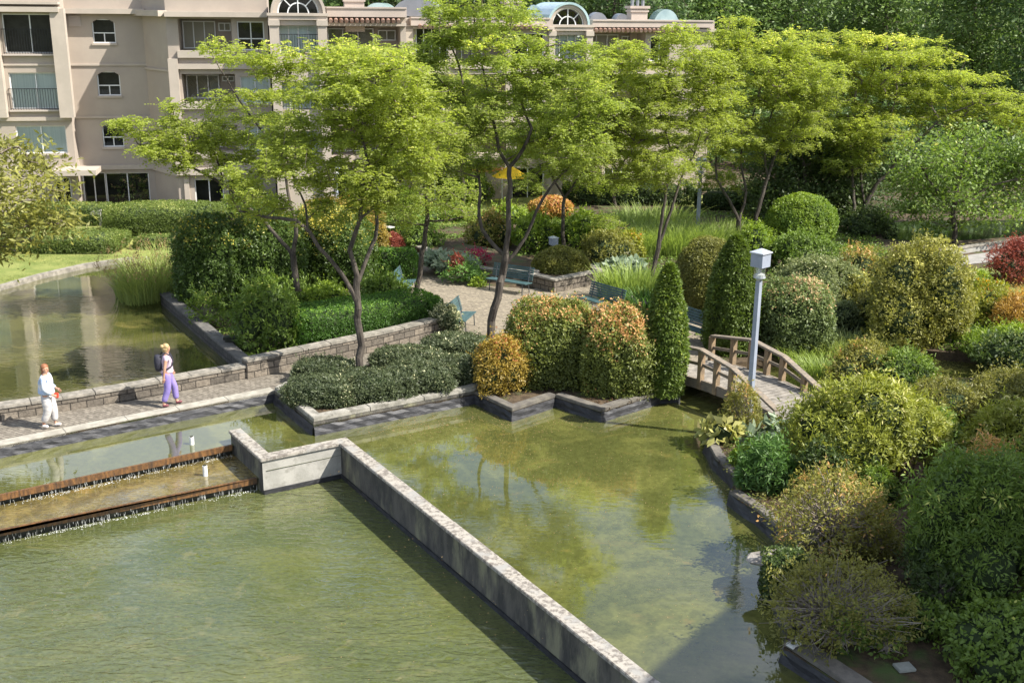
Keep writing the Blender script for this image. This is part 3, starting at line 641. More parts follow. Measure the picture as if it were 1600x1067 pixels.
stonewall('stone_wall','long low stone block wall with pale coping along the footpath beside the left pond',wallA[::-1],0,.34,-.3,.40,seed=2)
stonewall('stone_wall','taller stone block wall holding the box hedge bed beside the footpath',[xy(388,593),xy(430,584),xy(600,547),xy(722,516)],0.02,.34,-.1,.58,seed=3)
stonewall('pond_wall','dark stone wall along the right edge of the left pond',[xy(388,588),xy(252,470)],-.32,.02,-1.2,.30,seed=4,m=brickmat('dark_stone',(.10,.09,.085),(.07,.065,.06),(.02,.02,.02),.42,.2,.012),cm=mat('dark_coping',(.15,.14,.125),(.09,.085,.08),scale=6,rough=.9,bump=.4,bscale=30))
stonewall('planter_kerb','weathered concrete kerb round the planter of dark pale-flecked shrubs',[xy(448,606)]+[PC[0]]+PC[1:3]+[xy(760,606)],0.0,.26,-.35,.20,m=concw,cm=mat('kerb_top',(.33,.31,.27),(.21,.20,.17),scale=4,rough=.9,bump=.35,bscale=40,c3=(.14,.13,.11),s3=2),ch=.12,over=.01,jl=1.6)
mb=MB(); mb.prism([xy(452,606),xy(490,655),xy(745,606),xy(770,560),xy(700,545)],0,.10); tag(mb.build('planter_soil',soil),kind='structure')
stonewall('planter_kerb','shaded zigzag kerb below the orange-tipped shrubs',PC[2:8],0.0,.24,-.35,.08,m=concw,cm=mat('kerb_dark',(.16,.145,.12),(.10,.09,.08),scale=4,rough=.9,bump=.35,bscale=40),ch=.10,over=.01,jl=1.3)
stonewall('planter_kerb','dark curving kerb where the right garden bank meets the pool',rb[:4][::1],-.0,.22,-.35,.07,m=concw,cm=mat('kerb_dark',(0,0,0)),ch=.09,over=.01,jl=1.3)
stonewall('planter_kerb','short dark kerb under the leggy azalea at the pool edge',rb[4:7],-.0,.22,-.35,.07,m=liner,cm=mat('kerb_dark',(0,0,0)),ch=.09,over=.01,jl=1.3)
stonewall('planter_kerb','straight kerb running out of the bottom edge of the view',[xy(1225,1008),xy(1345,1088),xy(1500,1255)],-.0,.34,-.35,.10,m=liner,cm=mat('kerb_dark',(0,0,0)),ch=.10,over=.01,jl=2.3)
P5=[xy(826,452),xy(868,456),xy(940,441)]
stonewall('raised_planter','stone planter with pale coping round the clipped mound and light bollard',[xy(826,448),xy(866,458),xy(944,442),xy(905,425),xy(840,424)],0.0,.30,0,.52,seed=7,closed=True)
mb=MB(); mb.prism([xy(830,444),xy(866,453),xy(938,440),xy(905,427),xy(842,427)],0,.42); tag(mb.build('planter_soil',soil),kind='structure')
stonewall('raised_planter','stone planter wall behind the bench with hostas and red flowers',[xy(642,398),xy(700,427),xy(760,440),xy(824,443)],0.0,.30,0,.50,seed=8)
mb=MB(); mb.prism([xy(650,403),xy(702,420),xy(760,433),xy(828,437),xy(845,424),xy(760,400),xy(680,388)],0,.38); tag(mb.build('planter_soil',soil),kind='structure')
stonewall('bed_wall','low wall end behind the blue bench near the iris clump',[xy(945,468),xy(1005,492),xy(1012,484)],0.0,.28,0,.42,seed=9)
stonewall('garden_wall','grey low wall above the path at the far right of the garden',[xy(1425,410),xy(1520,394),xy(1600,383),xy(1760,364)],0.0,.2,0,.30,seed=10,m=conc)
mb=MB(); mb.box([*xy(590,372),.6],[.35,1.9,.04],ax=None,rz=.9); tagged(mb.build('stone_edging',concl),'pale slanting stone edging behind the red dwarf maple','edging')
# ---- concrete Z wall between the pools
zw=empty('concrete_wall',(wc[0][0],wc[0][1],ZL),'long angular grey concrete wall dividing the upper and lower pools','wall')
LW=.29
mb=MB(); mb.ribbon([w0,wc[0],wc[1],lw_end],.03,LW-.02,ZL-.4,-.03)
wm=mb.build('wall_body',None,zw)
wm.data.materials.append(concw); wm.data.materials.append(mat('concrete_sunlit',(.37,.355,.32),(.29,.28,.25),scale=2.2,rough=.85,bump=.25,bscale=30,c3=(.25,.24,.21),s3=5)); 
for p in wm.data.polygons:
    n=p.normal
    if abs(n.z)<.5 and (n.x*(-DIR1[1])*0+ (n.x*DIR2[0]+n.y*DIR2[1]))>.7: p.material_index=1  # sun-facing side gets paler concrete, other sides darker: light put into the colour
mb=MB(); mb.ribbon([w0,wc[0],wc[1],wc[1]+DIR2*2.6],-.02,LW+.01,-.029,.05)
for k in range(1,11): mb.ribbon([wc[1]+DIR2*(k*2.6+.008),wc[1]+DIR2*((k+1)*2.6)],-.02+.003*(k%2),LW+.01+.004*(k%3),-.029,.05-.004*(k%2))
mb.build('wall_cap',concs,zw,bevel=.012)
mb=MB(); mb.ribbon([wc[0]+np.array([.02,.02]),wc[1],wc[1]+DIR2*28],-.012,.025,ZL-.1,ZL+.10); mb.build('waterline_liner',liner,zw)
# ---- weirs
rust=mat('rust_steel',(.075,.036,.013),(.19,.09,.028),scale=16,rough=.5,bump=.5,bscale=60,stretch=(1,1,.25),c3=(.055,.03,.015),s3=7,spec=.6,detail=8)
dark=mat('near_black',(.012,.014,.010),(.035,.035,.022),scale=5,rough=.35,bump=.5,bscale=16)
foam=mat('foam',(.75,.76,.74),(.55,.56,.52),scale=8,rough=.6)
def weir(a,b,z,zb,label):
    root=empty('water_weir',(b[0],b[1],z),label,'weir'); d=(b-a)/np.linalg.norm(b-a)
    mb=MB(); mb.ribbon([a,b],0,.07,z-.13,z+.012); mb.build('spill_edge',rust,root)
    mb=MB(); mb.ribbon([a,b],.16,.30,zb-.3,z-.02); mb.build('shade_wall',dark,root)  # recessed wall coloured near-black for the shade under the spill edge
    rng=np.random.default_rng(int(abs(z)*100)); n=2200; u=rng.uniform(0,18,n); P=np.stack([b[0]-d[0]*u,b[1]-d[1]*u,np.full(n,zb+.006)],1)
    cl=.5+.5*np.sin(u*2.3+np.sin(u*1.1)*2); keep=rng.uniform(0,1,n)<(.25+.75*cl**2); P=P[keep]; n=len(P); nn=np.array([-d[1],d[0],0])
    P+=nn*(rng.normal(size=(n,1))*.045+.02)+rng.normal(size=(n,3))*[.01,.01,.004]
    P[:,2]=np.abs(P[:,2]-zb)+zb+.004
    D=nrm(rng.normal(size=(n,3))*[1,1,.12]); _fl=quads('foam_line',leaves(P,D,np.tile([0,0,1.],(n,1)),rng.uniform(.015,.05,n),.02,.1),rng.uniform(0,1,n),foam,root); _fl['kind']='stuff'
    # thin falling water threads
    n=420; u=rng.uniform(0,18,n); b0=np.stack([b[0]-d[0]*u,b[1]-d[1]*u,np.full(n,z-.10)],1)-nn*rng.uniform(.004,.02,(n,1)); D=np.tile([0,0,-1.],(n,1))+rng.normal(size=(n,3))*.06
    hgt=rng.uniform(.3,1,n)*(z-.1-zb); _wt=quads('water_threads',leaves(b0-np.array([0,0,1])*rng.uniform(0,.08,(n,1)),D,np.tile(-nn,(n,1)),hgt,rng.uniform(.003,.008,n),.0),rng.uniform(0,1,n),foam,root); _wt['kind']='stuff'
    return root
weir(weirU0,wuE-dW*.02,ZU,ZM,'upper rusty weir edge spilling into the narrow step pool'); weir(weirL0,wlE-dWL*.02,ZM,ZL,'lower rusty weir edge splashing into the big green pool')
pvc=mat('white_pvc',(.75,.75,.73),(.6,.6,.56),scale=12,rough=.4)
for (x,y,z,h,l) in ((300,694,ZU,.20,'white pipe stub standing in the upper pool'),(321,743,ZM,.26,'white pipe stub standing in the narrow step pool')):
    p=at(x,y,z); r=empty('pipe',p,l,'pipe'); mb=MB(); mb.tube([p+[0,0,-.2],p+[0,0,h]],.058,14); mb.build('pipe_body',pvc,r,smooth=False); mb=MB(); mb.tube([p+[0,0,h+.002],p+[0,0,h+.012]],.044,14); mb.build('pipe_mouth',dark,r)
# ================================================================ BUILDING
stucco=mat('stucco',(.40,.34,.28),(.36,.305,.255),scale=.6,rough=.9,bump=.15,bscale=60); trim=mat('stucco_trim',(.45,.385,.32),(.40,.345,.285),scale=1.2,rough=.85)
pinkst=mat('stucco_parapet',(.46,.385,.33),(.41,.345,.295),scale=1.0,rough=.9); whitef=mat('white_frame',(.72,.72,.70),rough=.4); rail_m=mat('rail_black',(.02,.02,.022),rough=.45)
inner=mat('dark_interior',(.035,.032,.028),(.06,.055,.05),scale=1.5,rough=.9); blind=mat('blinds',(.78,.80,.78),(.66,.70,.68),scale=3,stretch=(6,6,.1),rough=.8); slabm=mat('balcony_slab',(.46,.40,.35),rough=.9)
tilem=mat('roof_tile',(.24,.13,.09),(.36,.25,.20),scale=5,rough=.8); metal_r=mat('roof_metal',(.30,.31,.34),(.24,.25,.27),scale=1,rough=.45,metal=.5); sky_g=mat('skylight_glass',(.30,.42,.44),(.42,.55,.56),scale=1.2,rough=.12,spec=.8)
def glassmat():
    m=bpy.data.materials.new('window_glass'); m.use_nodes=True; t=m.node_tree; t.nodes.clear(); o=t.nodes.new('ShaderNodeOutputMaterial'); tr=t.nodes.new('ShaderNodeBsdfTransparent'); tr.inputs[0].default_value=(.90,.94,.92,1)
    g=t.nodes.new('ShaderNodeBsdfGlossy'); g.inputs['Roughness'].default_value=.02; f=t.nodes.new('ShaderNodeFresnel'); f.inputs[0].default_value=1.5; x=t.nodes.new('ShaderNodeMixShader')
    t.links.new(f.outputs[0],x.inputs[0]); t.links.new(tr.outputs[0],x.inputs[1]); t.links.new(g.outputs[0],x.inputs[2]); t.links.new(x.outputs[0],o.inputs[0]); return m
GL=glassmat()
class Plane:
    def __init__(s,px,Y,th):
        s.o=atd(px,150,Y)[:2]; s.d=np.array([math.cos(th),math.sin(th)]); s.n=np.array([s.d[1],-s.d[0]])  # n faces the camera
    def hit(s,x,y):
        r=ray(x,y); O=np.array([0,0,H]); k=((s.o-O[:2])@s.n)/(r[:2]@s.n); p=O+r*k; return (p[:2]-s.o)@s.d,p[2]
    def P(s,u,z,out=0): q=s.o+s.d*u+s.n*out; return np.array([q[0],q[1],z])
    def rect(s,x0,y0,x1,y1):
        xm,ym=(x0+x1)/2,(y0+y1)/2; return s.hit(x0,ym)[0],s.hit(x1,ym)[0],s.hit(xm,y1)[1],s.hit(xm,y0)[1]
    def sl(s,mb,u0,u1,z0,z1,d0,d1):
        """box from depth d0 to d1 (positive = out of the wall)"""
        c=s.P((u0+u1)/2,(z0+z1)/2,(d0+d1)/2); mb.box(c,(abs(u1-u0),abs(d1-d0),abs(z1-z0)),ax=((s.d[0],s.d[1],0),(-s.n[0],-s.n[1],0),(0,0,1)))
def hole_wall(mb,pl,u0,u1,z0,z1,holes,d=0.0):
    us=sorted(set([u0,u1]+[h[0] for h in holes]+[h[1] for h in holes])); zs=sorted(set([z0,z1]+[h[2] for h in holes]+[h[3] for h in holes]))
    us=[u for u in us if u0<=u<=u1]; zs=[z for z in zs if z0<=z<=z1]
    for i in range(len(us)-1):
        for j in range(len(zs)-1):
            um,zm=(us[i]+us[i+1])/2,(zs[j]+zs[j+1])/2
            if any(h[0]<um<h[1] and h[2]<zm<h[3] for h in holes): continue
            mb.face([pl.P(us[i],zs[j],d),pl.P(us[i+1],zs[j],d),pl.P(us[i+1],zs[j+1],d),pl.P(us[i],zs[j+1],d)])
    for h in holes:
        a,b,c,e,dd=h; D=-dd
        mb.face([pl.P(a,c,0),pl.P(a,e,0),pl.P(a,e,D),pl.P(a,c,D)]); mb.face([pl.P(b,e,0),pl.P(b,c,0),pl.P(b,c,D),pl.P(b,e,D)])
        mb.face([pl.P(a,e,0),pl.P(b,e,0),pl.P(b,e,D),pl.P(a,e,D)]); mb.face([pl.P(b,c,0),pl.P(a,c,0),pl.P(a,c,D),pl.P(b,c,D)])
bld=empty('apartment_building',(-12,62,0),'beige stucco apartment building with arched gables and balconies behind the garden','building')
def window(pl,u0,u1,z0,z1,dep_=.15,vm=(.5,),hm=(),kind='blind',fw=.055,arch=False,name='window',blindfrac=1.0,inward=1.6):
    D=-dep_; mb=MB(); s=lambda a,b,c,e:pl.sl(mb,a,b,c,e,D,D+.05)
    s(u0,u0+fw,z0,z1); s(u1-fw,u1,z0,z1); s(u0+fw,u1-fw,z0,z0+fw); s(u0+fw,u1-fw,z1-fw,z1)
    for v in vm: c=u0+(u1-u0)*v; s(c-fw*.45,c+fw*.45,z0+fw,(z0+(z1-z0)*hm[0]) if (arch and hm) else z1-fw)
    for h in hm: c=z0+(z1-z0)*h; s(u0+fw,u1-fw,c-fw*.45,c+fw*.45)
    if arch:
        am=MB(); r=(u1-u0)/2; 
        for sg in (0,1):
            n=8
            for k in range(n):
                x=(u0+u1)/2+(-1 if sg else 1)*r*(k+.5)/n*1.0; q=(k+.5)/n; zc=z1-.30*r*2*(1-math.sqrt(1-q*q*.92)); 
                w=r/n/2; pl.sl(am,x-w,x+w,zc,z1+.01,-.10,.004)
    fr=mb.build(name,whitef,bld)
    if arch: am.build('arch_infill',stucco,bld)
    mb=MB(); mb.face([pl.P(u0,z0,D+.02),pl.P(u1,z0,D+.02),pl.P(u1,z1,D+.02),pl.P(u0,z1,D+.02)]); mb.build('pane',GL,fr)
    if kind=='blind': mb=MB(); mb.face([pl.P(u0,z1-(z1-z0)*blindfrac,D-.06),pl.P(u1,z1-(z1-z0)*blindfrac,D-.06),pl.P(u1,z1,D-.06),pl.P(u0,z1,D-.06)]); mb.build('blinds',blind,fr)
    if kind=='dark' or blindfrac<1:
        mb=MB(); q=D-.6; mb.face([pl.P(u0,z0,q),pl.P(u1,z0,q),pl.P(u1,z1,q),pl.P(u0,z1,q)]); mb.face([pl.P(u0,z0,D),pl.P(u0,z1,D),pl.P(u0,z1,q),pl.P(u0,z0,q)]); mb.face([pl.P(u1,z0,D),pl.P(u1,z1,D),pl.P(u1,z1,q),pl.P(u1,z0,q)])
        mb.face([pl.P(u0,z0,D),pl.P(u1,z0,D),pl.P(u1,z0,q),pl.P(u0,z0,q)]); mb.face([pl.P(u0,z1,D),pl.P(u1,z1,D),pl.P(u1,z1,q),pl.P(u0,z1,q)]); mb.build('room',inner,fr)
    return fr
def railing(pl,u0,u1,z0,z1,out=.12,step=.12):
    mb=MB(); mb.bar(pl.P(u0,z1,out),pl.P(u1,z1,out),.04,.03); mb.bar(pl.P(u0,z0+.05,out),pl.P(u1,z0+.05,out),.03,.03); n=max(2,int((u1-u0)/step))
    for i in range(n+1): p=u0+(u1-u0)*i/n; mb.bar(pl.P(p,z0,out),pl.P(p,z1,out),.016,.016,upv=(1,0,0))
    for p in (u0,u1): mb.bar(pl.P(p,z0,out),pl.P(p,z0,0),.03,.03); mb.bar(pl.P(p,z1,out),pl.P(p,z1,0),.03,.03)
    return mb.build('railing',rail_m,bld)
def segment(pl,x0,x1,ytop,items,ybot=None,zbot=-.2,xt=150,mats=None,top=None,capd=.12):
    u0,u1=pl.hit(x0,xt)[0],pl.hit(x1,xt)[0]; zt=top if top is not None else pl.hit((x0+x1)/2,ytop)[1]
    holes=[]
    for it in items:
        k=it[0]
        if k in('win','blind','dark','archw','balc','door'):
            a,b,c,e=pl.rect(*it[1]); a=max(a,u0+.03); b=min(b,u1-.03); c=max(c,zbot+.02); d=1.7 if k=='balc' else .16; holes.append((a,b,c,e,d))
            o=it[2] if len(it)>2 else {}
            if k=='balc':
                mb=MB(); mb.face([pl.P(a,c,-d),pl.P(b,c,-d),pl.P(b,e,-d),pl.P(a,e,-d)]); mb.build('balcony_back',stucco,bld)
                w=b-a; window(pl,a+.15*w*0+.06,a+w*.66,c+.05,e-.12,d-.06,vm=(.33,.66),kind=o.get('k','dark'),name='balcony_door'); 
                window(pl,a+w*.72,b-.1,c+.9,e-.2,d-.06,vm=(.5,),kind='dark')
                if o.get('rail',0): railing(pl,a,b,c,c+1.0,out=-.05)
                if o.get('ledge',1): mb=MB(); pl.sl(mb,a-.1,b+.1,c-.32,c+.02,-.1,.22); mb.build('balcony_ledge',trim,bld)
            else:
                kk={'archw':'dark','win':'dark','door':'dark'}.get(k,k); o2=dict(o); rl=o2.pop('rail',None); o2.pop('k',None)
                window(pl,a,b,c,e,kind=kk,arch=(k=='archw'),**o2)
                if rl: railing(pl,a-.05,b+.05,c-.02,c+rl); mb=MB(); pl.sl(mb,a-.1,b+.1,c-.10,c-.02,-.02,.2); mb.build('balcony_slab',slabm,bld)
                elif k!='door': mb=MB(); pl.sl(mb,a-.06,b+.06,c-.10,c-.002,-.04,.08); mb.build('window_sill',trim,bld)
        elif k=='band':
            c,e=pl.hit((x0+x1)/2,it[1][1])[1],pl.hit((x0+x1)/2,it[1][0])[1]; mb=MB(); pl.sl(mb,u0-.0,u1+.0,c,e,.001,it[2]); mb.build('moulding',trim,bld)
        elif k=='pil':
            a,b,c,e=pl.rect(*it[1]); mb=MB(); pl.sl(mb,a,b,max(c,-.2),e,.002,it[2]); 
            if len(it)>3: pl.sl(mb,a-.06,b+.06,e-.30,e+.02,.002,it[2]+.06); 
            mb.build('pilaster',trim,bld)
        elif k=='vent':
            a,b,c,e=pl.rect(*it[1]); mb=MB(); pl.sl(mb,a,b,c,e,.002,.04); n=7
            for i in range(n): zc=c+(e-c)*(i+.5)/n; pl.sl(mb,a+.04,b-.04,zc-.02,zc+.02,.04,.07)
            mb.build('vent',slabm,bld)
    mb=MB(); hole_wall(mb,pl,u0,u1,zbot,zt,holes); 
    mb.face([pl.P(u0,zt,0),pl.P(u1,zt,0),pl.P(u1,zt,-6),pl.P(u0,zt,-6)]); mb.face([pl.P(u0,zbot,0),pl.P(u0,zt,0),pl.P(u0,zt,-6),pl.P(u0,zbot,-6)]); mb.face([pl.P(u1,zbot,-6),pl.P(u1,zt,-6),pl.P(u1,zt,0),pl.P(u1,zbot,0)])
    mb.build('wall',stucco,bld)
    return u0,u1,zt
R=math.radians
TH=R(11)
# A: window bay at the left edge
A=Plane(50,56.6,TH)
segment(A,-260,108,-26,[('blind',(5,22,90,84),dict(rail=1.15,blindfrac=.02)),('blind',(16,114,98,171),dict(rail=1.0)),('blind',(26,197,104,240)),('pil',(88,14,110,183),.5),('pil',(-8,14,5,183),.5),
  ('band',(10,18),.62),('band',(2,6),.55),('band',(184,190),.12),('band',(100,103),.06),('dark',(-120,22,-40,84)),('blind',(-115,114,-30,171)),('door',(88,278,112,330),dict(vm=(.5,)))])
B=Plane(170,58.2,TH)
segment(B,104,238,-22,[('archw',(144,30,180,68),dict(vm=(.5,),hm=(.42,))),('archw',(152,112,188,150),dict(vm=(.5,),hm=(.42,))),('archw',(160,194,193,230),dict(vm=(.5,),hm=(.42,))),('vent',(107,25,126,42)),
  ('band',(14,22),.5),('band',(100,103),.07),('band',(182,185),.07),('band',(258,265),.12),('dark',(130,270,166,320),dict(vm=(.5,))),('dark',(166,270,234,320),dict(vm=(.5,)))])
# C angled return
c0=B.P(B.hit(232,150)[0],0)[:2]; D_=Plane(340,56.8,TH); c1=D_.P(D_.hit(270,150)[0],0)[:2]
Cc=Plane(250,57.5,0); dd=c1-c0; Cc.o=c0; Cc.d=dd/np.linalg.norm(dd); Cc.n=np.array([Cc.d[1],-Cc.d[0]])
mb=MB(); lc=np.linalg.norm(dd); hole_wall(mb,Cc,0,lc,-.2,11.0,[]); mb.build('wall',stucco,bld)
for (z0_,z1_,dp) in ((9.62,9.9,.45),(7.0,7.1,.07),(1.9,2.1,.1)): mb=MB(); Cc.sl(mb,-.02,lc+.02,z0_,z1_,.001,dp); mb.build('moulding',trim,bld)
segment(D_,268,424,-6,[('balc',(279,30,362,80),dict(k='dark')),('win',(371,34,413,79),dict(vm=(.5,),hm=(.4,))),('balc',(285,116,368,160),dict(k='blind')),('blind',(376,120,422,162),dict(hm=(.4,))),('balc',(290,196,372,238)),('blind',(382,198,424,240)),
  ('band',(19,27),.6),('band',(100,108),.22),('pil',(269,92,284,262),.25),('band',(262,272),.3),('pil',(289,276,297,330),.1),('dark',(305,280,350,330)),('dark',(356,280,400,330))])
# E: arched gable block
def arch_block(pl,x0,x1,xc,yc,ro_px,ytop_doors,ybot_doors,ybase,lower=(),cw=.16):
    u0,u1=pl.hit(x0,60)[0],pl.hit(x1,60)[0]; uc=pl.hit(xc,yc)[0]; zc=pl.hit(xc,yc)[1]; k=abs(pl.hit(xc+ro_px,yc)[0]-uc); ri=k*.76
    w=u1-u0; holes=[]
    a,b,c,e=pl.rect(x0+(x1-x0)*cw,ytop_doors,x1-(x1-x0)*cw,ybot_doors); holes.append((a,b,c,e,.5)); window(pl,a,b,c,e,.5,vm=(.25,.5,.75),kind='blind',name='glass_doors'); railing(pl,a,b,c,c+.95,out=-.02)
    for (y0,y1) in lower:
        a,b,c,e=pl.rect(x0+(x1-x0)*cw+2,y0,x1-(x1-x0)*cw+2,y1); holes.append((a,b,c,e,.5)); window(pl,a,b,c,e,.5,vm=(.25,.5,.75),kind='blind',name='glass_doors'); railing(pl,a,b,c,c+.95,out=-.02)
    mb=MB(); hole_wall(mb,pl,u0,u1,-.2,zc,holes); mb.face([pl.P(u0,-.2,0),pl.P(u0,zc,0),pl.P(u0,zc,-5),pl.P(u0,-.2,-5)]); mb.face([pl.P(u1,-.2,-5),pl.P(u1,zc,-5),pl.P(u1,zc,0),pl.P(u1,-.2,0)])
    n=20
    for i in range(n):
        t0,t1=math.pi*i/n,math.pi*(i+1)/n
        pr=lambda t,r,o:pl.P(uc+r*math.cos(t),zc+r*math.sin(t),o)
        mb.face([pr(t0,ri,0),pr(t0,k,0),pr(t1,k,0),pr(t1,ri,0)]); mb.face([pr(t0,ri,-.3),pr(t0,ri,0),pr(t1,ri,0),pr(t1,ri,-.3)])
    mb.build('gable_wall',trim,bld)
    mb=MB()
    for i in range(n):
        t0,t1=math.pi*i/n,math.pi*(i+1)/n
        mb.face([pr(t0,k,.10),pr(t0,k,-4.5),pr(t1,k,-4.5),pr(t1,k,.10)]); mb.face([pr(t0,k*.9,.10),pr(t0,k,.10),pr(t1,k,.10),pr(t1,k*.9,.10)]); mb.face([pr(t0,k*.9,0),pr(t0,k*.9,.10),pr(t1,k*.9,.10),pr(t1,k*.9,0)])
    mb.build('gable_roof',trim if ro_px>38 else sky_g,bld)
    # fan window
    mb=MB(); f=.05
    for i in range(n):
        t0,t1=math.pi*i/n,math.pi*(i+1)/n
        for (r0,r1) in ((ri-.07,ri),(ri*.50-.03,ri*.50+.03)):
            mb.face([pr(t0,r0,-.14),pr(t0,r1,-.14),pr(t1,r1,-.14),pr(t1,r0,-.14)])
    for t in (45,90,135):
        t=R(t); mb.bar(pr(t,ri*.5 if t!=R(90) else 0,-.14),pr(t,ri,-.14),.05,.05,upv=(pl.n[0],pl.n[1],0))
    mb.bar(pr(0,ri,-.14),pr(math.pi,ri,-.14),.06,.06); fw_=mb.build('fan_window',whitef,bld)
    mb=MB(); mb.face([pr(math.pi*i/n,ri,-.17) for i in range(n+1)]); mb.build('pane',GL,fw_)
    mb=MB(); mb.face([pr(math.pi*i/n,ri,-.9) for i in range(n+1)]); mb.build('room',inner,fw_)
    mb=MB(); pl.sl(mb,u0-.05,u1+.05,zc-.28,zc+.0,.002,.14); pl.sl(mb,u0-.1,u1+.1,zc-.10,zc+.03,.002,.2); mb.build('moulding',trim,bld)
    for (a,b) in ((u0,u0+w*cw),(u1-w*cw,u1)):
        mb=MB(); pl.sl(mb,a,b,-.2,zc-.28,.002,.28); pl.sl(mb,a-.05,b+.05,zc-.55,zc-.30,.002,.34); mb.build('column',trim,bld)
E_=Plane(466,56.2,TH); arch_block(E_,422,511,466,22,43,40,86,320,lower=((128,172),(205,245)))
Fp=Plane(570,58.8,TH)
segment(Fp,508,636,12,[('balc',(512,42,626,94),dict(k='blind')),('balc',(514,120,628,170),dict(k='dark')),('balc',(516,196,628,244),dict(k='dark')),('band',(36,41),.3),('band',(112,117),.1),('dark',(520,262,560,312)),('dark',(566,262,620,312))],top=None)
Gp=Plane(740,61.5,R(14))
segment(Gp,632,862,30,[('win',(650,44,700,96),dict(vm=(.25,.5,.75))),('balc',(712,48,790,98)),('win',(800,52,850,96)),('win',(650,124,700,172)),('balc',(712,126,790,172)),('win',(800,126,850,172)),('win',(650,200,700,240)),('balc',(712,200,790,240)),('win',(806,200,850,240)),('band',(42,46),.3),('band',(110,116),.1),('band',(186,192),.1),('pil',(634,40,646,300),.3),('dark',(660,262,700,312)),('dark',(720,262,760,312)),('door',(800,262,850,312))])
Hp=Plane(888,63.0,R(14)); arch_block(Hp,856,924,888,40,33,55,93,300,lower=((125,165),(200,236)),cw=.14)
Ip=Plane(985,65.0,R(14))
segment(Ip,920,1110,33,[('balc',(926,52,1008,97),dict(k='dark')),('win',(1016,58,1046,96)),('balc',(926,128,1008,172)),('win',(1016,128,1046,168)),('band',(45,50),.3),('band',(112,117),.1),('win',(905,262,940,292),dict(vm=(.33,.66))),('blind',(944,262,985,292),dict(vm=(.33,.66))),('blind',(990,262,1030,292),dict(vm=(.33,.66)))])
# tile eaves
def tiles(pl,x0,x1,y,w=.26):
    u0,u1=pl.hit(x0,y)[0],pl.hit(x1,y)[0]; z=pl.hit((x0+x1)/2,y)[1]; mb=MB(); n=int((u1-u0)/w)
    for i in range(n):
        u=u0+w*(i+.5); mb.tube([pl.P(u,z+.12,.02),pl.P(u,z-.08,.58)],[.08,.10],8)
    mb.build('tile_eave',tilem,bld,smooth=False)
tiles(Fp,512,632,31); tiles(Ip,924,1060,46); tiles(Ip,905,945,246); tiles(Gp,650,850,40)
# roof furniture
def chimney(px,y0,y1,w,Y,pots=0):
    c=atd(px,y1,Y); zt=atd(px,y0,Y)[2]; mb=MB(); mb.box([c[0],c[1],(c[2]-1.2+zt)/2],[w,w,zt-c[2]+1.2],rz=TH); mb.box([c[0],c[1],zt-.03],[w+.22,w+.22,.14],rz=TH); mb.box([c[0],c[1],zt-.24],[w+.12,w+.12,.10],rz=TH)
    o=mb.build('chimney',pinkst,bld)
    for k in range(pots): mb=MB(); mb.tube([(c[0]-.3+.3*k,c[1],zt),(c[0]-.3+.3*k,c[1],zt+.35)],.1,8); mb.build('flue',metal_r,o)
chimney(553,-6,12,1.0,60); chimney(800,3,28,.9,64,2); chimney(995,11,34,.95,67,3)
def vault(px0,px1,y0,y1,Y,m,length=3.0):
    a=atd(px0,y1,Y);b=atd(px1,y1,Y);r=(b[0]-a[0])/2;c=(a+b)/2;hh=atd((px0+px1)/2,y0,Y)[2]-c[2]; mb=MB(); n=12
    for i in range(n):
        t0,t1=math.pi*i/n,math.pi*(i+1)/n; q=lambda t,o:(c[0]+r*math.cos(t),c[1]+o,c[2]-.3+(hh+.3)*math.sin(t)); mb.face([q(t0,0),q(t0,length),q(t1,length),q(t1,0)]); mb.face([(c[0],c[1],c[2]-.3),q(t0,0),q(t1,0)])
    mb.build('skylight',m,bld)
vault(612,690,-3,17,63,metal_r); vault(568,612,5,15,61,sky_g); vault(818,850,8,30,66,sky_g); vault(920,950,20,31,68,metal_r); vault(960,985,22,33,69,metal_r); vault(1020,1062,15,38,70,sky_g); vault(640,668,-2,12,66,sky_g)
mb=MB(); 
for pl,x0,x1,y0,y1 in ((Fp,510,634,14,27),(Gp,640,856,30,41),(Ip,922,1110,34,43)): a,b,c,e=pl.rect(x0,y0,x1,y1); pl.sl(mb,a,b,c,e,.002,.45); pl.sl(mb,a,b,e+.002,e+.08,-.1,.5)
mb.build('parapet',pinkst,bld)
mb=MB(); a,b,c,e=A.rect(88,260,158,268); A.sl(mb,a,b,c,e,.0,1.6); mb.build('entrance_canopy',trim,bld)
# ================================================================ FURNITURE
teal=mat('bench_paint',(.035,.075,.080),(.065,.115,.12),scale=6,rough=.45,spec=.5); iron=mat('bench_iron',(.10,.11,.12),rough=.4,metal=.6)
def bench(px,label,rz,z0=0,w=1.75,g='slatted park benches round the paved plaza',m=None):
    p=at(px[0],px[1],z0); r=empty('park_bench',p,label,'bench',g,rz); X=np.array([math.cos(rz),math.sin(rz),0]);Y=np.array([-math.sin(rz),math.cos(rz),0]);Z=np.array([0,0,1.])
    L_=lambda x,y,z:p+X*x+Y*y+Z*z; m=m or teal
    mb=MB()
    for i in range(6): mb.box(L_(0,-.22+.085*i,.44-.006*i),(w,.066,.035),rz=rz)
    mb.build('seat',m,r)
    mb=MB(); tl=np.array([0,.26,1.]);tl/=np.linalg.norm(tl)
    for i in range(6):
        c=L_(0,.25+.022*i,.52+.082*i); Zt=Y*tl[1]+Z*tl[2]; mb.box(c,(w,.03,.066),ax=(X,np.cross(Zt,X),Zt))
    mb.build('backrest',m,r)
    for s in (-1,1):
        mb=MB(); x=s*(w/2-.16); mb.tube([L_(x,-.24,0),L_(x,-.22,.42),L_(x,.2,.41),L_(x,.36,.98)],.022,6); mb.tube([L_(x,.30,0),L_(x,.2,.41)],.022,6); mb.build('leg',iron,r)
    return r
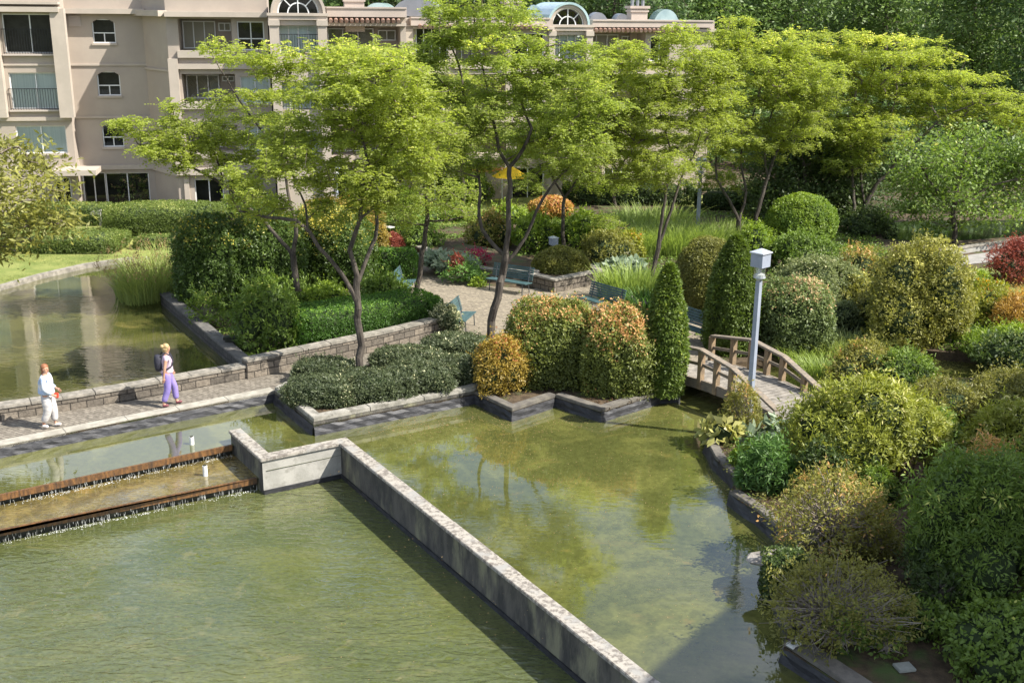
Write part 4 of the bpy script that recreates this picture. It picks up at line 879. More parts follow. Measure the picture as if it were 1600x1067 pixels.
def ang(a,b,z=0): A,B=at(*a,z),at(*b,z); return math.atan2(B[1]-A[1],B[0]-A[0])
bench((795,456),'green slatted bench facing us between the flower wall and the stone planter',ang((762,446),(826,456)))
bench((938,490),'blue slatted bench with small plaque, in front of the iris clump',ang((906,462),(966,480)))
bench((1084,534),'shaded blue bench half hidden between the dark cone conifer and the bright one',ang((1062,516),(1104,530)))
bench((634,462),'pale glinting bench at the left end of the plaza behind a thin trunk',ang((640,434),(616,462))+math.pi,w=1.5)
bench((724,514),'bench end peeping out at the corner of the box hedge bed',ang((738,500),(716,520))+math.pi,w=1.3)
lampm=mat('lamp_paint',(.30,.33,.40),(.26,.29,.35),scale=3,rough=.4,spec=.5); lampt=mat('lamp_cap',(.52,.55,.60),rough=.35,metal=.3)
def lampglass():
    m=bpy.data.materials.new('lamp_glass'); m.use_nodes=True; t=m.node_tree; t.nodes.clear(); o=t.nodes.new('ShaderNodeOutputMaterial'); tr=t.nodes.new('ShaderNodeBsdfTransparent'); tr.inputs[0].default_value=(.86,.88,.88,1)
    g=t.nodes.new('ShaderNodeBsdfGlossy'); g.inputs['Roughness'].default_value=.08; x=t.nodes.new('ShaderNodeMixShader'); x.inputs[0].default_value=.28
    t.links.new(tr.outputs[0],x.inputs[1]); t.links.new(g.outputs[0],x.inputs[2]); t.links.new(x.outputs[0],o.inputs[0]); return m
LG=lampglass()
def lamp(px,h,label,rz=.5,s=1.0,z0=0,name='lamp_post'):
    p=at(px[0],px[1],z0); r=empty(name,p,label,'lamp post' if name=='lamp_post' else 'garden light',None if name!='lamp_post' else 'grey garden lamp posts')
    X=np.array([math.cos(rz),math.sin(rz),0]);Y=np.array([-math.sin(rz),math.cos(rz),0]);z=np.array([0,0,1.])
    def sq(mb,z0,z1,a,b):
        q=[(-1,-1),(1,-1),(1,1),(-1,1)]; lo=[p+X*i*a+Y*j*a+z*z0 for i,j in q]; hi=[p+X*i*b+Y*j*b+z*z1 for i,j in q]
        for k in range(4): mb.face([lo[k],lo[(k+1)%4],hi[(k+1)%4],hi[k]])
        mb.face(hi); mb.face(lo[::-1])
    hp=h-.80*s
    if name=='lamp_post': mb=MB(); sq(mb,0,hp,.065,.058); sq(mb,0,.06,.13,.12); mb.build('pole',lampm,r)
    mb=MB(); mb.tube([p+z*(hp-.02),p+z*(hp+.08)],[.05,.10*s],12); mb.tube([p+z*(hp+.08),p+z*(hp+.12)],.15*s,14); mb.build('collar',lampt,r)
    mb=MB(); mb.tube([p+z*(hp+.12),p+z*(hp+.40*s)],[.150*s,.160*s],16,False); mb.build('glass_globe',LG,r,smooth=True)
    mb=MB(); mb.tube([p+z*(hp+.12),p+z*(hp+.16*s),p+z*(hp+.20*s),p+z*(hp+.34*s)],[.13*s,.13*s,.05*s,.05*s],12); mb.build('bulb',whitef,r)
    mb=MB(); sq(mb,hp+.36*s,hp+.70*s,.172*s,.172*s); mb.build('lamp_head',lampm,r); mb=MB(); sq(mb,hp+.70*s,hp+.725*s,.20*s,.20*s); sq(mb,hp+.725*s,hp+.81*s,.20*s,.02); mb.build('head_cap',lampt,r)
    return r
def hpx(px,top,z0=0): b=at(*px,z0); return atd(top[0],top[1],b[1])[2]-z0
lamp((1169,668),hpx((1169,668),(1191,389)),'tall grey square lamp post beside the wooden footbridge',rz=.75)
lamp((1089,372),hpx((1089,372),(1097,246)),'distant grey lamp post rising from the tall grass behind the plaza',rz=.75)
lamp((527,332),hpx((527,332),(525,250)),'distant grey lamp post behind the leftmost locust trees',rz=.75)
lamp((864,424),1.45,'squat white bollard light in the stone planter mound',z0=.0,s=.8,name='garden_light')
lamp((584,436),1.25,'small pale bollard light among shrubs left of the plaza',z0=.0,s=.8,name='garden_light')
p=at(150,352,.0); r=empty('utility_box',p,'small pale metal box light standing in the clipped hedges on the left','utility box'); mb=MB(); mb.box(p+[0,0,.62],(.62,.4,.22)); mb.build('box_top',concl,r,bevel=.02)
for s_ in (-1,1): mb=MB(); mb.box(p+[s_*.26,0,.26],(.07,.36,.52)); mb.build('leg',concl,r)
p=at(362,548,0); r=empty('junction_box',p,'black box on a stake in the bed beside the left pond','utility box'); mb=MB(); mb.box(p+[0,0,.42],(.42,.3,.10)); mb.build('lid',dark,r,bevel=.015); mb=MB(); mb.box(p+[0,0,.18],(.30,.22,.37)); mb.build('box_body',dark,r)
p=at(1240,1006,.1); r=empty('pond_pump',p,'white bracket with dark upright pipe on the kerb at the bottom edge','pipe'); mb=MB(); mb.box(p+[0,0,.0],(.20,.16,.05),rz=.6); mb.box(p+[.05,.05,.06],(.12,.03,.12),rz=.6); mb.build('bracket',whitef,r); mb=MB(); mb.tube([p+[-.02,-.02,.02],p+[-.02,-.02,.5]],.035,10); mb.build('upright_pipe',dark,r)
p=at(1413,1042,.03); mb=MB(); mb.box(p,(.30,.24,.05),rz=.2); tag(mb.build('paving_stone',mat('palestone',(.30,.31,.28),(.24,.25,.22),scale=6,rough=.8),bevel=.01),'pale flat stone lying on the soil near the bottom edge','stone')
def rock(px,size,label,z0=0,m=None):
    p=at(px[0],px[1],z0); rng=np.random.default_rng(len(label)); mb=MB(); mb.ell((0,0,0),(1,1,1),12,8); V=np.array(mb.v); V*= (1+.22*lumps(V,len(label),1.3,3))[:,None]; V=V*np.array(size)/2+p+[0,0,size[2]*.25]; mb.v=[tuple(v) for v in V]
    return tag(mb.build('garden_rock',m or mat('rock',(.22,.21,.19),(.13,.12,.11),scale=4,rough=.9,bump=.5,bscale=12)),label,'rock')
rock((1462,720),(.9,.6,.3),'grey flat rock between the yellow-green pieris and the dark maple'); rock((1350,738),(.5,.4,.25),'pale rock under the front of the big yellow-green pieris'); rock((1320,592),(.9,.5,.35),'pale boulder where the channel meets the grasses behind the bridge',m=mat('rock_pale',(.34,.31,.27),(.2,.18,.16),scale=4,rough=.9,bump=.5,bscale=12))
rock((868,624),(.45,.35,.25),'small brown rock at the waterline under the orange-tipped shrubs',z0=ZU)
rock((1215,876),(1.2,.6,.22),'flat pale rock on top of the ivy at the pool edge',z0=.3,m=mat('rock_pale',(0,0,0)))
# yellow parasol
p=at(797,300,0); p=np.array([atd(797,300,60)[0],60,0]); r=empty('parasol',p,'yellow garden parasol in front of the apartment building','parasol'); zc=atd(797,276,60)[2]; mb=MB(); n=8
for i in range(n):
    t0,t1=2*math.pi*i/n,2*math.pi*(i+1)/n; q=lambda t:(p[0]+1.0*math.cos(t),p[1]+1.0*math.sin(t),zc); mb.face([q(t0),q(t1),(p[0],p[1],zc+.62)])
mb.build('canopy',mat('parasol_cloth',(.80,.52,.02),(.72,.46,.02),scale=2,rough=.8),r); mb=MB(); mb.tube([p,(p[0],p[1],zc+.62)],.025,8); mb.build('pole',whitef,r)
# a patio canopy of orange cloth
q=atd(762,262,62); r=empty('awning',(q[0],q[1],q[2]),'orange cloth awning over a ground floor patio','awning'); mb=MB(); mb.box([q[0],q[1],q[2]],(1.7,1.0,.06),rz=TH); mb.box([q[0],q[1]-.5,q[2]-.08],(1.7,.05,.14),rz=TH); mb.build('awning_cloth',mat('awning_cloth',(.42,.19,.06),rough=.8),r)
for s_ in (-1,1): mb=MB(); mb.tube([(q[0]+.8*s_,q[1]-.4,0),(q[0]+.8*s_,q[1]-.4,q[2])],.03,8); mb.build('post',whitef,r)
# ---------------------------------------------------------------- footbridge
woodm=mat('weathered_wood',(.25,.20,.15),(.16,.135,.105),scale=6,rough=.85,bump=.4,bscale=30,stretch=(1,1,6),c3=(.17,.145,.12),s3=3); woodp=mat('wood_post',(.30,.21,.125),(.19,.14,.09),scale=5,rough=.8,bump=.35,bscale=30)
plk=mat('deck_planks',(.30,.27,.23),(.16,.145,.125),scale=4,rough=.8,bump=.4,bscale=25)
N0=xy(1068,598); Bd=DIR2.copy(); Bn=DIR1.copy(); BW=1.75; BL=4.35
br=empty('footbridge',(N0[0],N0[1],0),'small arched weathered wooden footbridge with railings over the channel','bridge')
us=lambda u,v,z:np.array([N0[0]+Bd[0]*u+Bn[0]*v,N0[1]+Bd[1]*u+Bn[1]*v,z])
U0=-1.0; dz=lambda u:.10+.24*max(0,math.sin(math.pi*min(1,max(0,(u-U0)/(BL-U0)))))
mb=MB(); n=34; r_=random.Random(3)
for i in range(n):
    a=U0+(BL-U0)*i/n; b=a+(BL-U0)/n-.014; z=dz((a+b)/2)+r_.uniform(-.003,.003); mb.bar(us((a+b)/2,-.02,z),us((a+b)/2,BW+.02,z),b-a,.045)
mb.build('deck',plk,br)
for v in (-.07,BW+.07):
    mb=MB(); k=10
    for i in range(k): a=U0+(BL-U0)*i/k; b=U0+(BL-U0)*(i+1)/k; mb.bar(us(a,v,dz(a)-.11),us(b,v,dz(b)-.11),.07,.28)
    mb.build('side_beam',woodm,br)
    lowx=3.62; tops=[(-1.0,.98),(.75,1.20),(2.05,1.02),(3.75,.36)] if v<0 else [(-.9,.90),(.75,1.20),(2.05,1.05),(3.85,.36)]
    tz=lambda u:float(np.interp(u,[t[0] for t in tops],[t[1] for t in tops]))
    mb=MB()
    for (a,za),(b,zb) in zip(tops[:-1],tops[1:]): mb.bar(us(a,v,za),us(b,v,zb),.20,.065)
    mb.build('handrail',woodm,br,bevel=.008)
    for u in (-.9,.03,.78,1.42,2.02,2.85):
        mb=MB(); mb.bar(us(u,v+(.08 if v<0 else -.08)*0,dz(u)-.24),us(u,v,tz(u)-.03),.15,.14,upv=(Bd[0],Bd[1],0)); mb.build('post',woodp,br)
    mb=MB()
    for (a,b) in ((-.9,.78),(.78,2.02),(2.02,2.9)): mb.bar(us(a,v,(dz(a)+tz(a))/2+.03),us(b,v,(dz(b)+tz(b))/2+(.03 if b<2.5 else -.02)),.035,.09)
    mb.build('middle_rail',woodm,br)
mb=MB(); mb.box(us(BL+.12,BW/2,.03),(BW,.22,.10),rz=math.radians(32)); mb.build('step',woodm,br)
# ================================================================ PEOPLE
def skin(name,nodes,edges,m,parent,root=0,sub=2):
    me=bpy.data.meshes.new(name); me.from_pydata([tuple(map(float,n[0])) for n in nodes],edges,[]); o=bpy.data.objects.new(name+'_tmp',me); COL.objects.link(o)
    sk_=o.modifiers.new('s','SKIN'); sk_.use_smooth_shade=True
    for i,n in enumerate(nodes):
        sv=me.skin_vertices[0].data[i]; rr=n[1]; sv.radius=rr if isinstance(rr,tuple) else (rr,rr); sv.use_root=(i==root)
    ss=o.modifiers.new('u','SUBSURF'); ss.levels=sub; ss.render_levels=sub
    dg=bpy.context.evaluated_depsgraph_get(); m2=bpy.data.meshes.new_from_object(o.evaluated_get(dg)); bpy.data.objects.remove(o); bpy.data.meshes.remove(me); m2.name=name
    m2.materials.clear(); m2.polygons.foreach_set('use_smooth',[True]*len(m2.polygons)); return link(name,m2,m,parent)
skinm=mat('skin',(.50,.28,.19),(.44,.24,.155),scale=6,rough=.55)
def person(px,phi,label,pose,tops,trous,hairm,shoem,sleeve,z0=.01,sc=1.0,headturn=0,bun=False,fat=1.0):
    p=at(px[0],px[1],z0); r=empty('person',p,label,'person'); f=np.array([math.cos(phi),math.sin(phi),0]);l=np.array([-math.sin(phi),math.cos(phi),0]);Z=np.array([0,0,1.])
    Wd=lambda q:p+(f*q[0]+l*q[1]+Z*q[2])*sc
    hf=f*math.cos(headturn)+l*math.sin(headturn); hl=np.cross(Z,hf); hc=Wd(pose['head']); Hd=lambda a,b,c:hc+(hf*a+hl*b+Z*c)*sc
    P=pose; nd=[];ed=[];ix={}
    def add(k,q,r_,par=None,w=False): ix[k]=len(nd); nd.append((q if w else Wd(q),r_)); 
    def add2(k,q,r_,par=None,w=False):
        add(k,q,r_,par,w)
        if par is not None: ed.append((ix[par],ix[k]))
    add2('hip',P['hip'],(.145,.11)); add2('belly',P['belly'],(.125,.10),'hip'); add2('chest',P['chest'],(.145,.11),'belly'); add2('neckb',P['neckb'],(.07,.065),'chest'); 
    neck=np.array(P['neckb'])*.45+np.array(P['head'])*.55; add2('neck',neck-np.array([0,0,.03]),.05,'neckb'); add2('jaw',Hd(.015,0,-.045),(.064,.072),'neck',True); add2('head',Hd(0,0,.03),(.078,.092),'jaw',True); add2('crown',Hd(-.005,0,.085),(.062,.072),'head',True)
    for s,c in ((1,'l'),(-1,'r')):
        add2('sh'+c,P['sh'+c],.052,'chest'); add2('el'+c,P['el'+c],.040,'sh'+c); add2('wr'+c,P['wr'+c],.027,'el'+c)
        w=np.array(P['wr'+c]);e=np.array(P['el'+c]);d=(w-e)/np.linalg.norm(w-e); add2('palm'+c,w+d*.055,(.036,.018),'wr'+c)
        sx=np.cross(d,[0,1,0]);sx/=np.linalg.norm(sx)
        for k in range(4):
            b=w+d*.095+sx*(.027-.018*k); t=b+d*(.05+.012*(1 if k in(1,2) else 0))+np.array([0,0,0])+np.array([0,-s*.012,0]); add2('f%d'%k+c,b,.010,'palm'+c); add2('g%d'%k+c,t,.008,'f%d'%k+c)
        b=w+d*.045+sx*.036; add2('th'+c,b,.011,'palm'+c); add2('tt'+c,b+d*.035+sx*.012,.009,'th'+c)
        add2('hp'+c,P['hp'+c],.085,'hip'); add2('kn'+c,P['kn'+c],.056,'hp'+c); add2('an'+c,P['an'+c],.036,'kn'+c); add2('to'+c,P['to'+c],.032,'an'+c)
    skin('body',nd,ed,skinm,r)
    # clothes
    g=lambda k:Wd(P[k]); mid=lambda a,b,t:Wd(np.array(P[a])*(1-t)+np.array(P[b])*t)
    tn=[(Wd(np.array(P['hip'])-[0,0,.04]),(.205*fat,.165*fat)),(Wd(np.array(P['hip'])+[0,0,.05]),(.19*fat,.155*fat)),(g('belly'),(.175*fat,.145*fat)),(g('chest'),(.18,.145)),(Wd(np.array(P['neckb'])-[0,0,.02]),(.085,.08))]; te=[(0,1),(1,2),(2,3),(3,4)]
    for c in 'lr':
        i=len(tn); tn.append((g('sh'+c),.075)); te.append((3,i)); 
        if sleeve=='long': tn.append((g('el'+c),.060)); te.append((i,i+1)); tn.append((mid('el'+c,'wr'+c,.85),.045)); te.append((i+1,i+2))
        else: tn.append((mid('sh'+c,'el'+c,.42),.060)); te.append((i,i+1))
    skin('top',tn,te,tops,r)
    bn=[(Wd(np.array(P['hip'])+[0,0,.05]),(.175,.14)),(Wd(np.array(P['hip'])-[0,0,.03]),(.185,.15))]; be=[(0,1)]
    for c in 'lr':
        i=len(bn); bn+= [(g('hp'+c),.125*fat),(g('kn'+c),.095*fat),(mid('kn'+c,'an'+c,.88),.080*fat)]; be+=[(1,i),(i,i+1),(i+1,i+2)]
    skin('trousers',bn,be,trous,r)
    for c in 'lr':
        skin('shoe',[(Wd(np.array(P['an'+c])-[.03,0,.035]),.045),(Wd(np.array(P['an'+c])*.4+np.array(P['to'+c])*.6-[0,0,.0]),(.048,.042)),(Wd(np.array(P['to'+c])+[.02,0,.005]),(.042,.034))],[(0,1),(1,2)],shoem,r)
    mb=MB(); hb=[(-.030,0,.062,.094,.092,.086),(-.055,0,.0,.062,.082,.085),(-.06,0,-.05,.045,.065,.06)]+([(-.135,0,.085,.05,.05,.048)] if bun else [(-.085,0,-.11,.04,.055,.085)])
    for a_,b_,c_,r1,r2,r3 in hb: mb.ell(Hd(a_,b_,c_),(max(r1,r2)*sc*.97,max(r1,r2)*sc*.97,r3*sc),14,10)
    mb.build('hair',hairm,r,smooth=True)
    mb=MB(); mb.ell(Hd(.085,0,.0),(.014*sc,)*3,8,6); mb.build('nose',skinm,r,smooth=True)
    for s in (-1,1): mb=MB(); mb.ell(Hd(.070,.030*s,.028),(.011*sc,)*3,8,6); mb.build('eye',dark,r,smooth=True); mb=MB(); mb.ell(Hd(0,.076*s,.01),(.018*sc,.010*sc,.026*sc),8,6); mb.build('ear',skinm,r,smooth=True)
    mb=MB(); mb.ell(Hd(.074,0,-.040),(.008,.020,.006),8,6); mb.build('mouth',mat('lips',(.42,.14,.12),rough=.5),r,smooth=True)
    return r,Wd,P
POSE_B=dict(hip=(-.02,0,.93),belly=(-.01,0,1.10),chest=(-.01,0,1.28),neckb=(.0,0,1.42),head=(.03,0,1.56),shl=(-.01,.17,1.36),shr=(-.01,-.17,1.36),ell=(-.02,.23,1.10),wrl=(.10,.22,.92),elr=(-.07,-.22,1.09),wrr=(-.11,-.21,.85),
  hpl=(-.02,.09,.87),hpr=(-.02,-.09,.87),knl=(.15,.10,.50),anl=(.17,.10,.09),tol=(.30,.11,.045),knr=(-.03,-.10,.49),anr=(-.17,-.10,.10),tor=(-.05,-.10,.040))
POSE_A=dict(hip=(0,0,.92),belly=(.0,0,1.09),chest=(.01,0,1.27),neckb=(.01,0,1.41),head=(.04,0,1.54),shl=(.01,.18,1.35),shr=(.01,-.18,1.35),ell=(.03,.23,1.09),wrl=(.22,.12,1.00),elr=(.02,-.23,1.08),wrr=(.20,-.16,.92),
  hpl=(0,.09,.86),hpr=(0,-.09,.86),knl=(.10,.09,.49),anl=(.10,.09,.09),tol=(.23,.10,.045),knr=(.02,-.09,.48),anr=(-.14,-.09,.13),tor=(-.03,-.09,.045))
pr,WB,PB=person((266,634),R(20),'woman with blond bun, lilac top and purple trousers walking right with a backpack',POSE_B,mat('lilac_top',(.52,.38,.50),(.60,.48,.56),scale=9,rough=.9),mat('purple_trousers',(.20,.155,.40),(.26,.20,.46),scale=5,rough=.9),mat('hair_blond',(.42,.31,.16),(.28,.19,.09),scale=20,rough=.6,stretch=(1,1,.2)),mat('maroon_shoe',(.16,.05,.06),rough=.6),'short',headturn=.5,bun=True,sc=1.02)
blk=mat('backpack_black',(.018,.018,.028),(.03,.03,.045),scale=8,rough=.7)
q=WB((-.21,.0,1.20)); r=empty('backpack',q,'black backpack worn by the woman in purple trousers','backpack')
fB=WB((1,0,0))-WB((0,0,0)); fB/=np.linalg.norm(fB); lB=np.cross([0,0,1],fB)
mb=MB(); mb.ell((0,0,0),(1,1,1),14,10); V=np.array(mb.v); V=np.sign(V)*np.abs(V)**.7; V=np.outer(V[:,0]*.105,fB)+np.outer(V[:,1]*.15,lB)+np.outer(V[:,2]*.23,[0,0,1])+q; mb.v=[tuple(v) for v in V]; mb.build('bag',blk,r,smooth=True)
for s in (-1,1):
    mb=MB(); mb.tube([WB((-.14,.11*s,1.40)),WB((-.02,.125*s,1.475)),WB((.10,.125*s,1.40)),WB((.155,.12*s,1.26)),WB((.12,.15*s,1.13)),WB((-.02,.185*s,1.06)),WB((-.15,.13*s,1.05))],.020,6); mb.build('strap',blk,r)
pr,WA,PA=person((79,668),R(6),'woman in a pale blue and white top and cream trousers walking right along the path',POSE_A,mat('pale_top',(.38,.48,.66),(.62,.64,.68),scale=7,rough=.9,lo=.45,hi=.58),mat('cream_trousers',(.58,.55,.52),(.40,.38,.38),scale=5,rough=.9,stretch=(1,1,3)),mat('hair_auburn',(.20,.075,.035),(.30,.13,.06),scale=20,rough=.6),mat('white_shoe',(.60,.55,.52),rough=.6),'long',headturn=-.5,sc=1.0,fat=1.14)
q=WA((.27,-.12,.90)); r=empty('phone',q,'small red object held by the woman in cream trousers','handheld item'); mb=MB(); mb.box(q,(.10,.05,.13),rz=.3); mb.build('red_case',mat('red_case',(.75,.06,.03),rough=.4),r,bevel=.012)
# ================================================================ PLANTS
# ---- hedges and plants on the left
G_H='clipped hedges by the lawn'
shrub('hedge','low clipped pale green hedge nearest the lawn on the far left','hedge',(-60,362,196,398),'boxgreen',kd=.35,shape='box',L=.065,cr=.05,cl=7,cover=2.6,lump=.03,topb=.35,tint0=.0,group=G_H)
shrub('hedge','clipped hedge behind the small metal box light, left end','hedge',(30,318,184,354),'boxgreen',kd=.35,shape='box',L=.065,cr=.05,cl=7,cover=2.6,lump=.03,topb=.35,group=G_H)
shrub('hedge','tallest clipped block of hedge in front of the building pillar','hedge',(176,318,352,374),'boxgreen',kd=.55,shape='box',L=.065,cr=.05,cl=7,cover=2.8,lump=.03,topb=.38,group=G_H)
shrub('hedge','low strip of hedge beside the reeds at the lawn corner','hedge',(214,368,300,392),'boxgreen',kd=.5,shape='box',L=.065,cr=.05,cl=7,cover=2.5,lump=.03,topb=.3,group=G_H)
shrub('bush','green bush against the building below the entrance canopy','bush',(112,272,166,318),'broad',L=.13,cover=2,cl=7,tint0=.1)
shrub('bush','cream and pink leaved bush in front of the ground floor windows','bush',(186,276,238,322),'euony_pale',L=.16,cover=1.5,tint0=.3,core=False,stems=6)
shrub('bush','round bright green bush beside the building pillar','bush',(290,284,342,326),'lime',L=.13,cover=2.3,tint0=-.05)
shrub('bush','loose green bush with reddish tips left of the round pillar bush','bush',(262,288,296,326),'broad',L=.13,cover=1.6,tint0=.1)
shrub('bush','green hedge-like bush between the pillar and the locust trees','bush',(346,300,440,344),'broad',L=.13,cover=2.2,tint0=.15)
shrub('bush','pale green loose shrub by the building behind the reddish bush','bush',(560,292,660,340),'lime',L=.14,cover=2,tint0=-.05)
shrub('bush','broad green shrub below the orange awning','bush',(690,272,770,320),'broad',L=.15,cover=2,tint0=.2)
c=at(246,455,-.1); blades('ornamental_grass','tall clump of pale grass and reeds at the corner of the left pond','ornamental grass',c,1.15,2.6,1700,1.45,.03,'reed',bend=.55,plume='straw')
c=at(225,448,-.12); blades('ornamental_grass','lower green reeds standing in the water at the pond corner','ornamental grass',c,.8,2.2,500,.9,.025,'grass',bend=.6,z0=-.12)
# ---- big burning bush group behind the left pond
shrub('burning_bush','dark leafy bush, leftmost of the big rounded group behind the left pond','shrub',(280,340,385,488),'burning',L=.10,cover=3.2,shape='mass',lump=.10,topb=.42,tint0=-.05,rough=.45)
shrub('burning_bush','dark leafy bush in the middle of the big rounded group','shrub',(350,336,480,480),'burning',L=.10,cover=3.2,shape='mass',lump=.10,topb=.42,tint0=-.02)
shrub('burning_bush','leafy bush with orange top at the right of the rounded group','shrub',(455,326,590,455),'burning',L=.10,cover=3.0,shape='mass',lump=.12,topb=.55,tint0=.05)
shrub('burning_bush','small bush turning yellow and orange beside the red dwarf maple','shrub',(540,338,608,412),'orange',L=.11,cover=2.4,shape='mass',topb=.2,tint0=-.05)
shrub('burning_bush','orange tinged bush top behind the rounded group','shrub',(470,312,600,380),'orange',L=.12,cover=2.2,shape='mass',tint0=-.12,topb=.2)
shrub('dwarf_maple','small dome shaped crimson dwarf maple','shrub',(588,364,634,402),'maple_r',clipped=True,L=.10,Wr=.3,cover=2.5,shape='mound',tint0=-.1)
shrub('hedge','small square green hedge below the crimson maple','hedge',(588,388,652,440),'box',kd=.6,shape='box',L=.07,cover=2.8,lump=.04,topb=.35,group='clipped box hedges')
shrub('bush','green leafy bush right of the crimson maple','bush',(624,350,690,402),'broad',L=.12,cover=2.2,tint0=.1)
shrub('rhododendron','small open rhododendron by the dark pond wall','rhododendron',(298,458,352,518),'rhodo',L=.17,Wr=.28,cover=1.3,cl=8,cr=.05,core=False,stems=7,tint0=.15)
shrub('rhododendron','large green rhododendron at the left end of the box hedge','rhododendron',(364,438,470,560),'rhodo',L=.16,Wr=.28,cover=2.4,cl=9,cr=.06,tint0=-.02,topb=.35,lump=.12)
shrub('rhododendron','mid green rhododendron behind the large one','rhododendron',(405,440,500,500),'rhodo',L=.15,Wr=.3,cover=2.2,cl=8,cr=.06,tint0=.02)
shrub('bush','low yellow-green bush behind the box hedge left of the locust trunk','bush',(470,444,556,500),'lime',L=.11,cover=2.2,tint0=-.1)
shrub('bush','loose leafy green bush behind the box hedge right of the locust trunk','bush',(556,424,640,500),'broad',L=.13,cover=2.3,tint0=.05,core=True,topb=.3)
shrub('variegated_bush','cream speckled bush at the right corner of the box hedge','bush',(672,478,724,528),'skimmia',L=.08,cover=2.6,tint0=.35)
for (nm,lb,(a,b),w,h_) in (('hedge','long dense box hedge on the stone wall above the footpath',(at(468,548,.1),at(700,512,.1)),1.9,1.05),):
    m_=(a+b)/2; L2=np.linalg.norm(b-a)/2; th=math.atan2(b[1]-a[1],b[0]-a[0]); c=np.array([0,0,.1]); 
    root=shrub(nm,lb,'hedge',(c,L2,w/2,h_),'box',z0=.1,shape='box',L=.05,Wr=.55,cover=4.0,cl=7,cr=.05,lump=.025,freq=5,topb=.42,depth=.12,tint0=-.04,group='clipped box hedges')
    root.rotation_euler=(0,0,th); n_=np.array([-math.sin(th),math.cos(th)]); root.location=(m_[0]+n_[0]*w/2,m_[1]+n_[1]*w/2,0.1)
# ---- skimmia planter
G_S='dark evergreen mounds in the kerbed planter'
for (bx,lb,h_) in (((446,566,560,640),'dark pale-flecked evergreen at the left corner of the kerbed planter',.62),((520,552,650,634),'dark pale-flecked evergreen mound in front of the nearest locust trunk',.66),((600,536,716,620),'dark pale-flecked evergreen mound right of the nearest locust trunk',.68),((668,524,752,606),'dark evergreen mound beside the orange shrub',.72),((580,548,690,588),'dark evergreen mound at the back of the kerbed planter',.62),((462,556,556,600),'dark evergreen mound by the footpath at the planter corner',.52),((660,524,760,568),'dark evergreen mound at the foot of the tallest locust tree',.66)):
    shrub('evergreen_mound',lb,'shrub',bx,'skimmia',z0=.10,shape='mass',h=h_,kd=.70,L=.085,Wr=.38,cover=3.2,cl=9,cr=.07,lump=.10,freq=4,topb=.05,tint0=-.07,ctint=.6,group=G_S)
shrub('orange_shrub','small glowing orange shrub at the foot of the tall locust tree','shrub',(735,526,830,624),'orange',L=.075,Wr=.5,cover=3.2,lump=.13,topb=.25,tint0=.12,core=True)
shrub('spindle_bush','large rounded shrub with green sides and peach top beside the orange shrub','shrub',(792,468,935,614),'euony',L=.075,Wr=.6,cover=3.6,shape='mass',lump=.075,topb=.45,tint0=-.02,ctint=.42,kd=.8)
shrub('spindle_bush','large rounded shrub with pinkish orange top beside the bright cone conifer','shrub',(905,480,1020,626),'euony',L=.075,Wr=.6,cover=3.6,shape='mass',lump=.075,topb=.52,tint0=.02,ctint=.42,kd=.85)
shrub('cone_conifer','bright green cone shaped conifer at the left end of the footbridge','conifer',(1003,412,1070,622),'conifer',L=.10,Wr=.45,cover=4.2,shape='cone',lump=.10,freq=5,topb=.1,cl=8,cr=.07,kd=.95,tint0=.18,up=.9)
shrub('cone_conifer','darker broad cone shaped conifer behind the lamp post','conifer',(1094,368,1184,560),'conifer',L=.10,Wr=.45,cover=4.0,shape='cone',lump=.10,freq=5,topb=.05,cl=8,cr=.08,kd=.95,tint0=0,up=.9)
shrub('topiary_dome','tall clipped brownish green dome left of the dark cone conifer','shrub',(1050,368,1150,505),'ochre',clipped=True,L=.07,cover=3.4,lump=.04,topb=.1,tint0=-.14,depth=.12)
shrub('topiary_ball','clipped round green ball shrub far behind the lamp post','shrub',(1193,302,1302,402),'lime',L=.09,cover=3.2,lump=.05,topb=.3,tint0=-.22,depth=.12,shape='ball')
shrub('spindle_bush','pale rounded shrub with cream-pink top right of the lamp post','shrub',(1182,438,1294,562),'euony_pale',L=.08,Wr=.6,cover=3.4,shape='mass',lump=.09,topb=.55,tint0=-.05)
shrub('viburnum','grey-green rounded bush behind the pale one right of the lamp','shrub',(1200,402,1345,505),'viburn',L=.10,Wr=.55,cover=3.0,lump=.11,topb=.3,tint0=0)
shrub('viburnum','grey-green low bush beside the pond grasses','shrub',(1270,470,1350,528),'viburn',L=.10,Wr=.55,cover=2.4,lump=.1,topb=.2,tint0=-.1)
# ---- middle beds behind the plaza
shrub('mound_shrub','clipped green mound inside the stone planter','shrub',(832,386,920,430),'ochre',z0=.40,clipped=True,L=.08,cover=3.0,lump=.06,topb=.1,tint0=0,shape='mound')
_c=at(685,412,.38); shrub('hosta','clump of pale green hostas at the left of the flower wall','hosta',(_c,.9,.9,0.44000000000000006),'hosta',z0=.38,shape='mound',clipped=True,lump=.2,L=0.247,Wr=.6,cover=1.9,cl=7,cr=.10,up=.2,tint0=.05,fold=.1)
_c=at(722,414,.38); shrub('hosta','grey-green hosta clump in the middle of the flower wall','hosta',(_c,.8,.8,0.4),'hosta',z0=.38,shape='mound',clipped=True,lump=.2,L=0.22799999999999998,Wr=.6,cover=1.9,cl=7,cr=.10,up=.2,tint0=.05,fold=.1)
shrub('flowering_plant','magenta flowering plant behind the green bench','flowers',(728,388,766,420),'magenta',z0=.3,L=.09,cover=.8,lump=.3,tint0=.1,core=False,stems=6)
shrub('flowering_plant','low crimson leaved plant in the flower wall','flowers',(700,398,730,430),'maple_r',z0=.3,L=.09,cover=1.4,lump=.2,core=False,stems=5)
shrub('fern','fern spilling over the flower wall beside the green bench','fern',(698,412,756,440),'fern',z0=.2,L=.18,Wr=.3,cover=1.8,shape='mound',core=False,stems=4,tint0=.15)
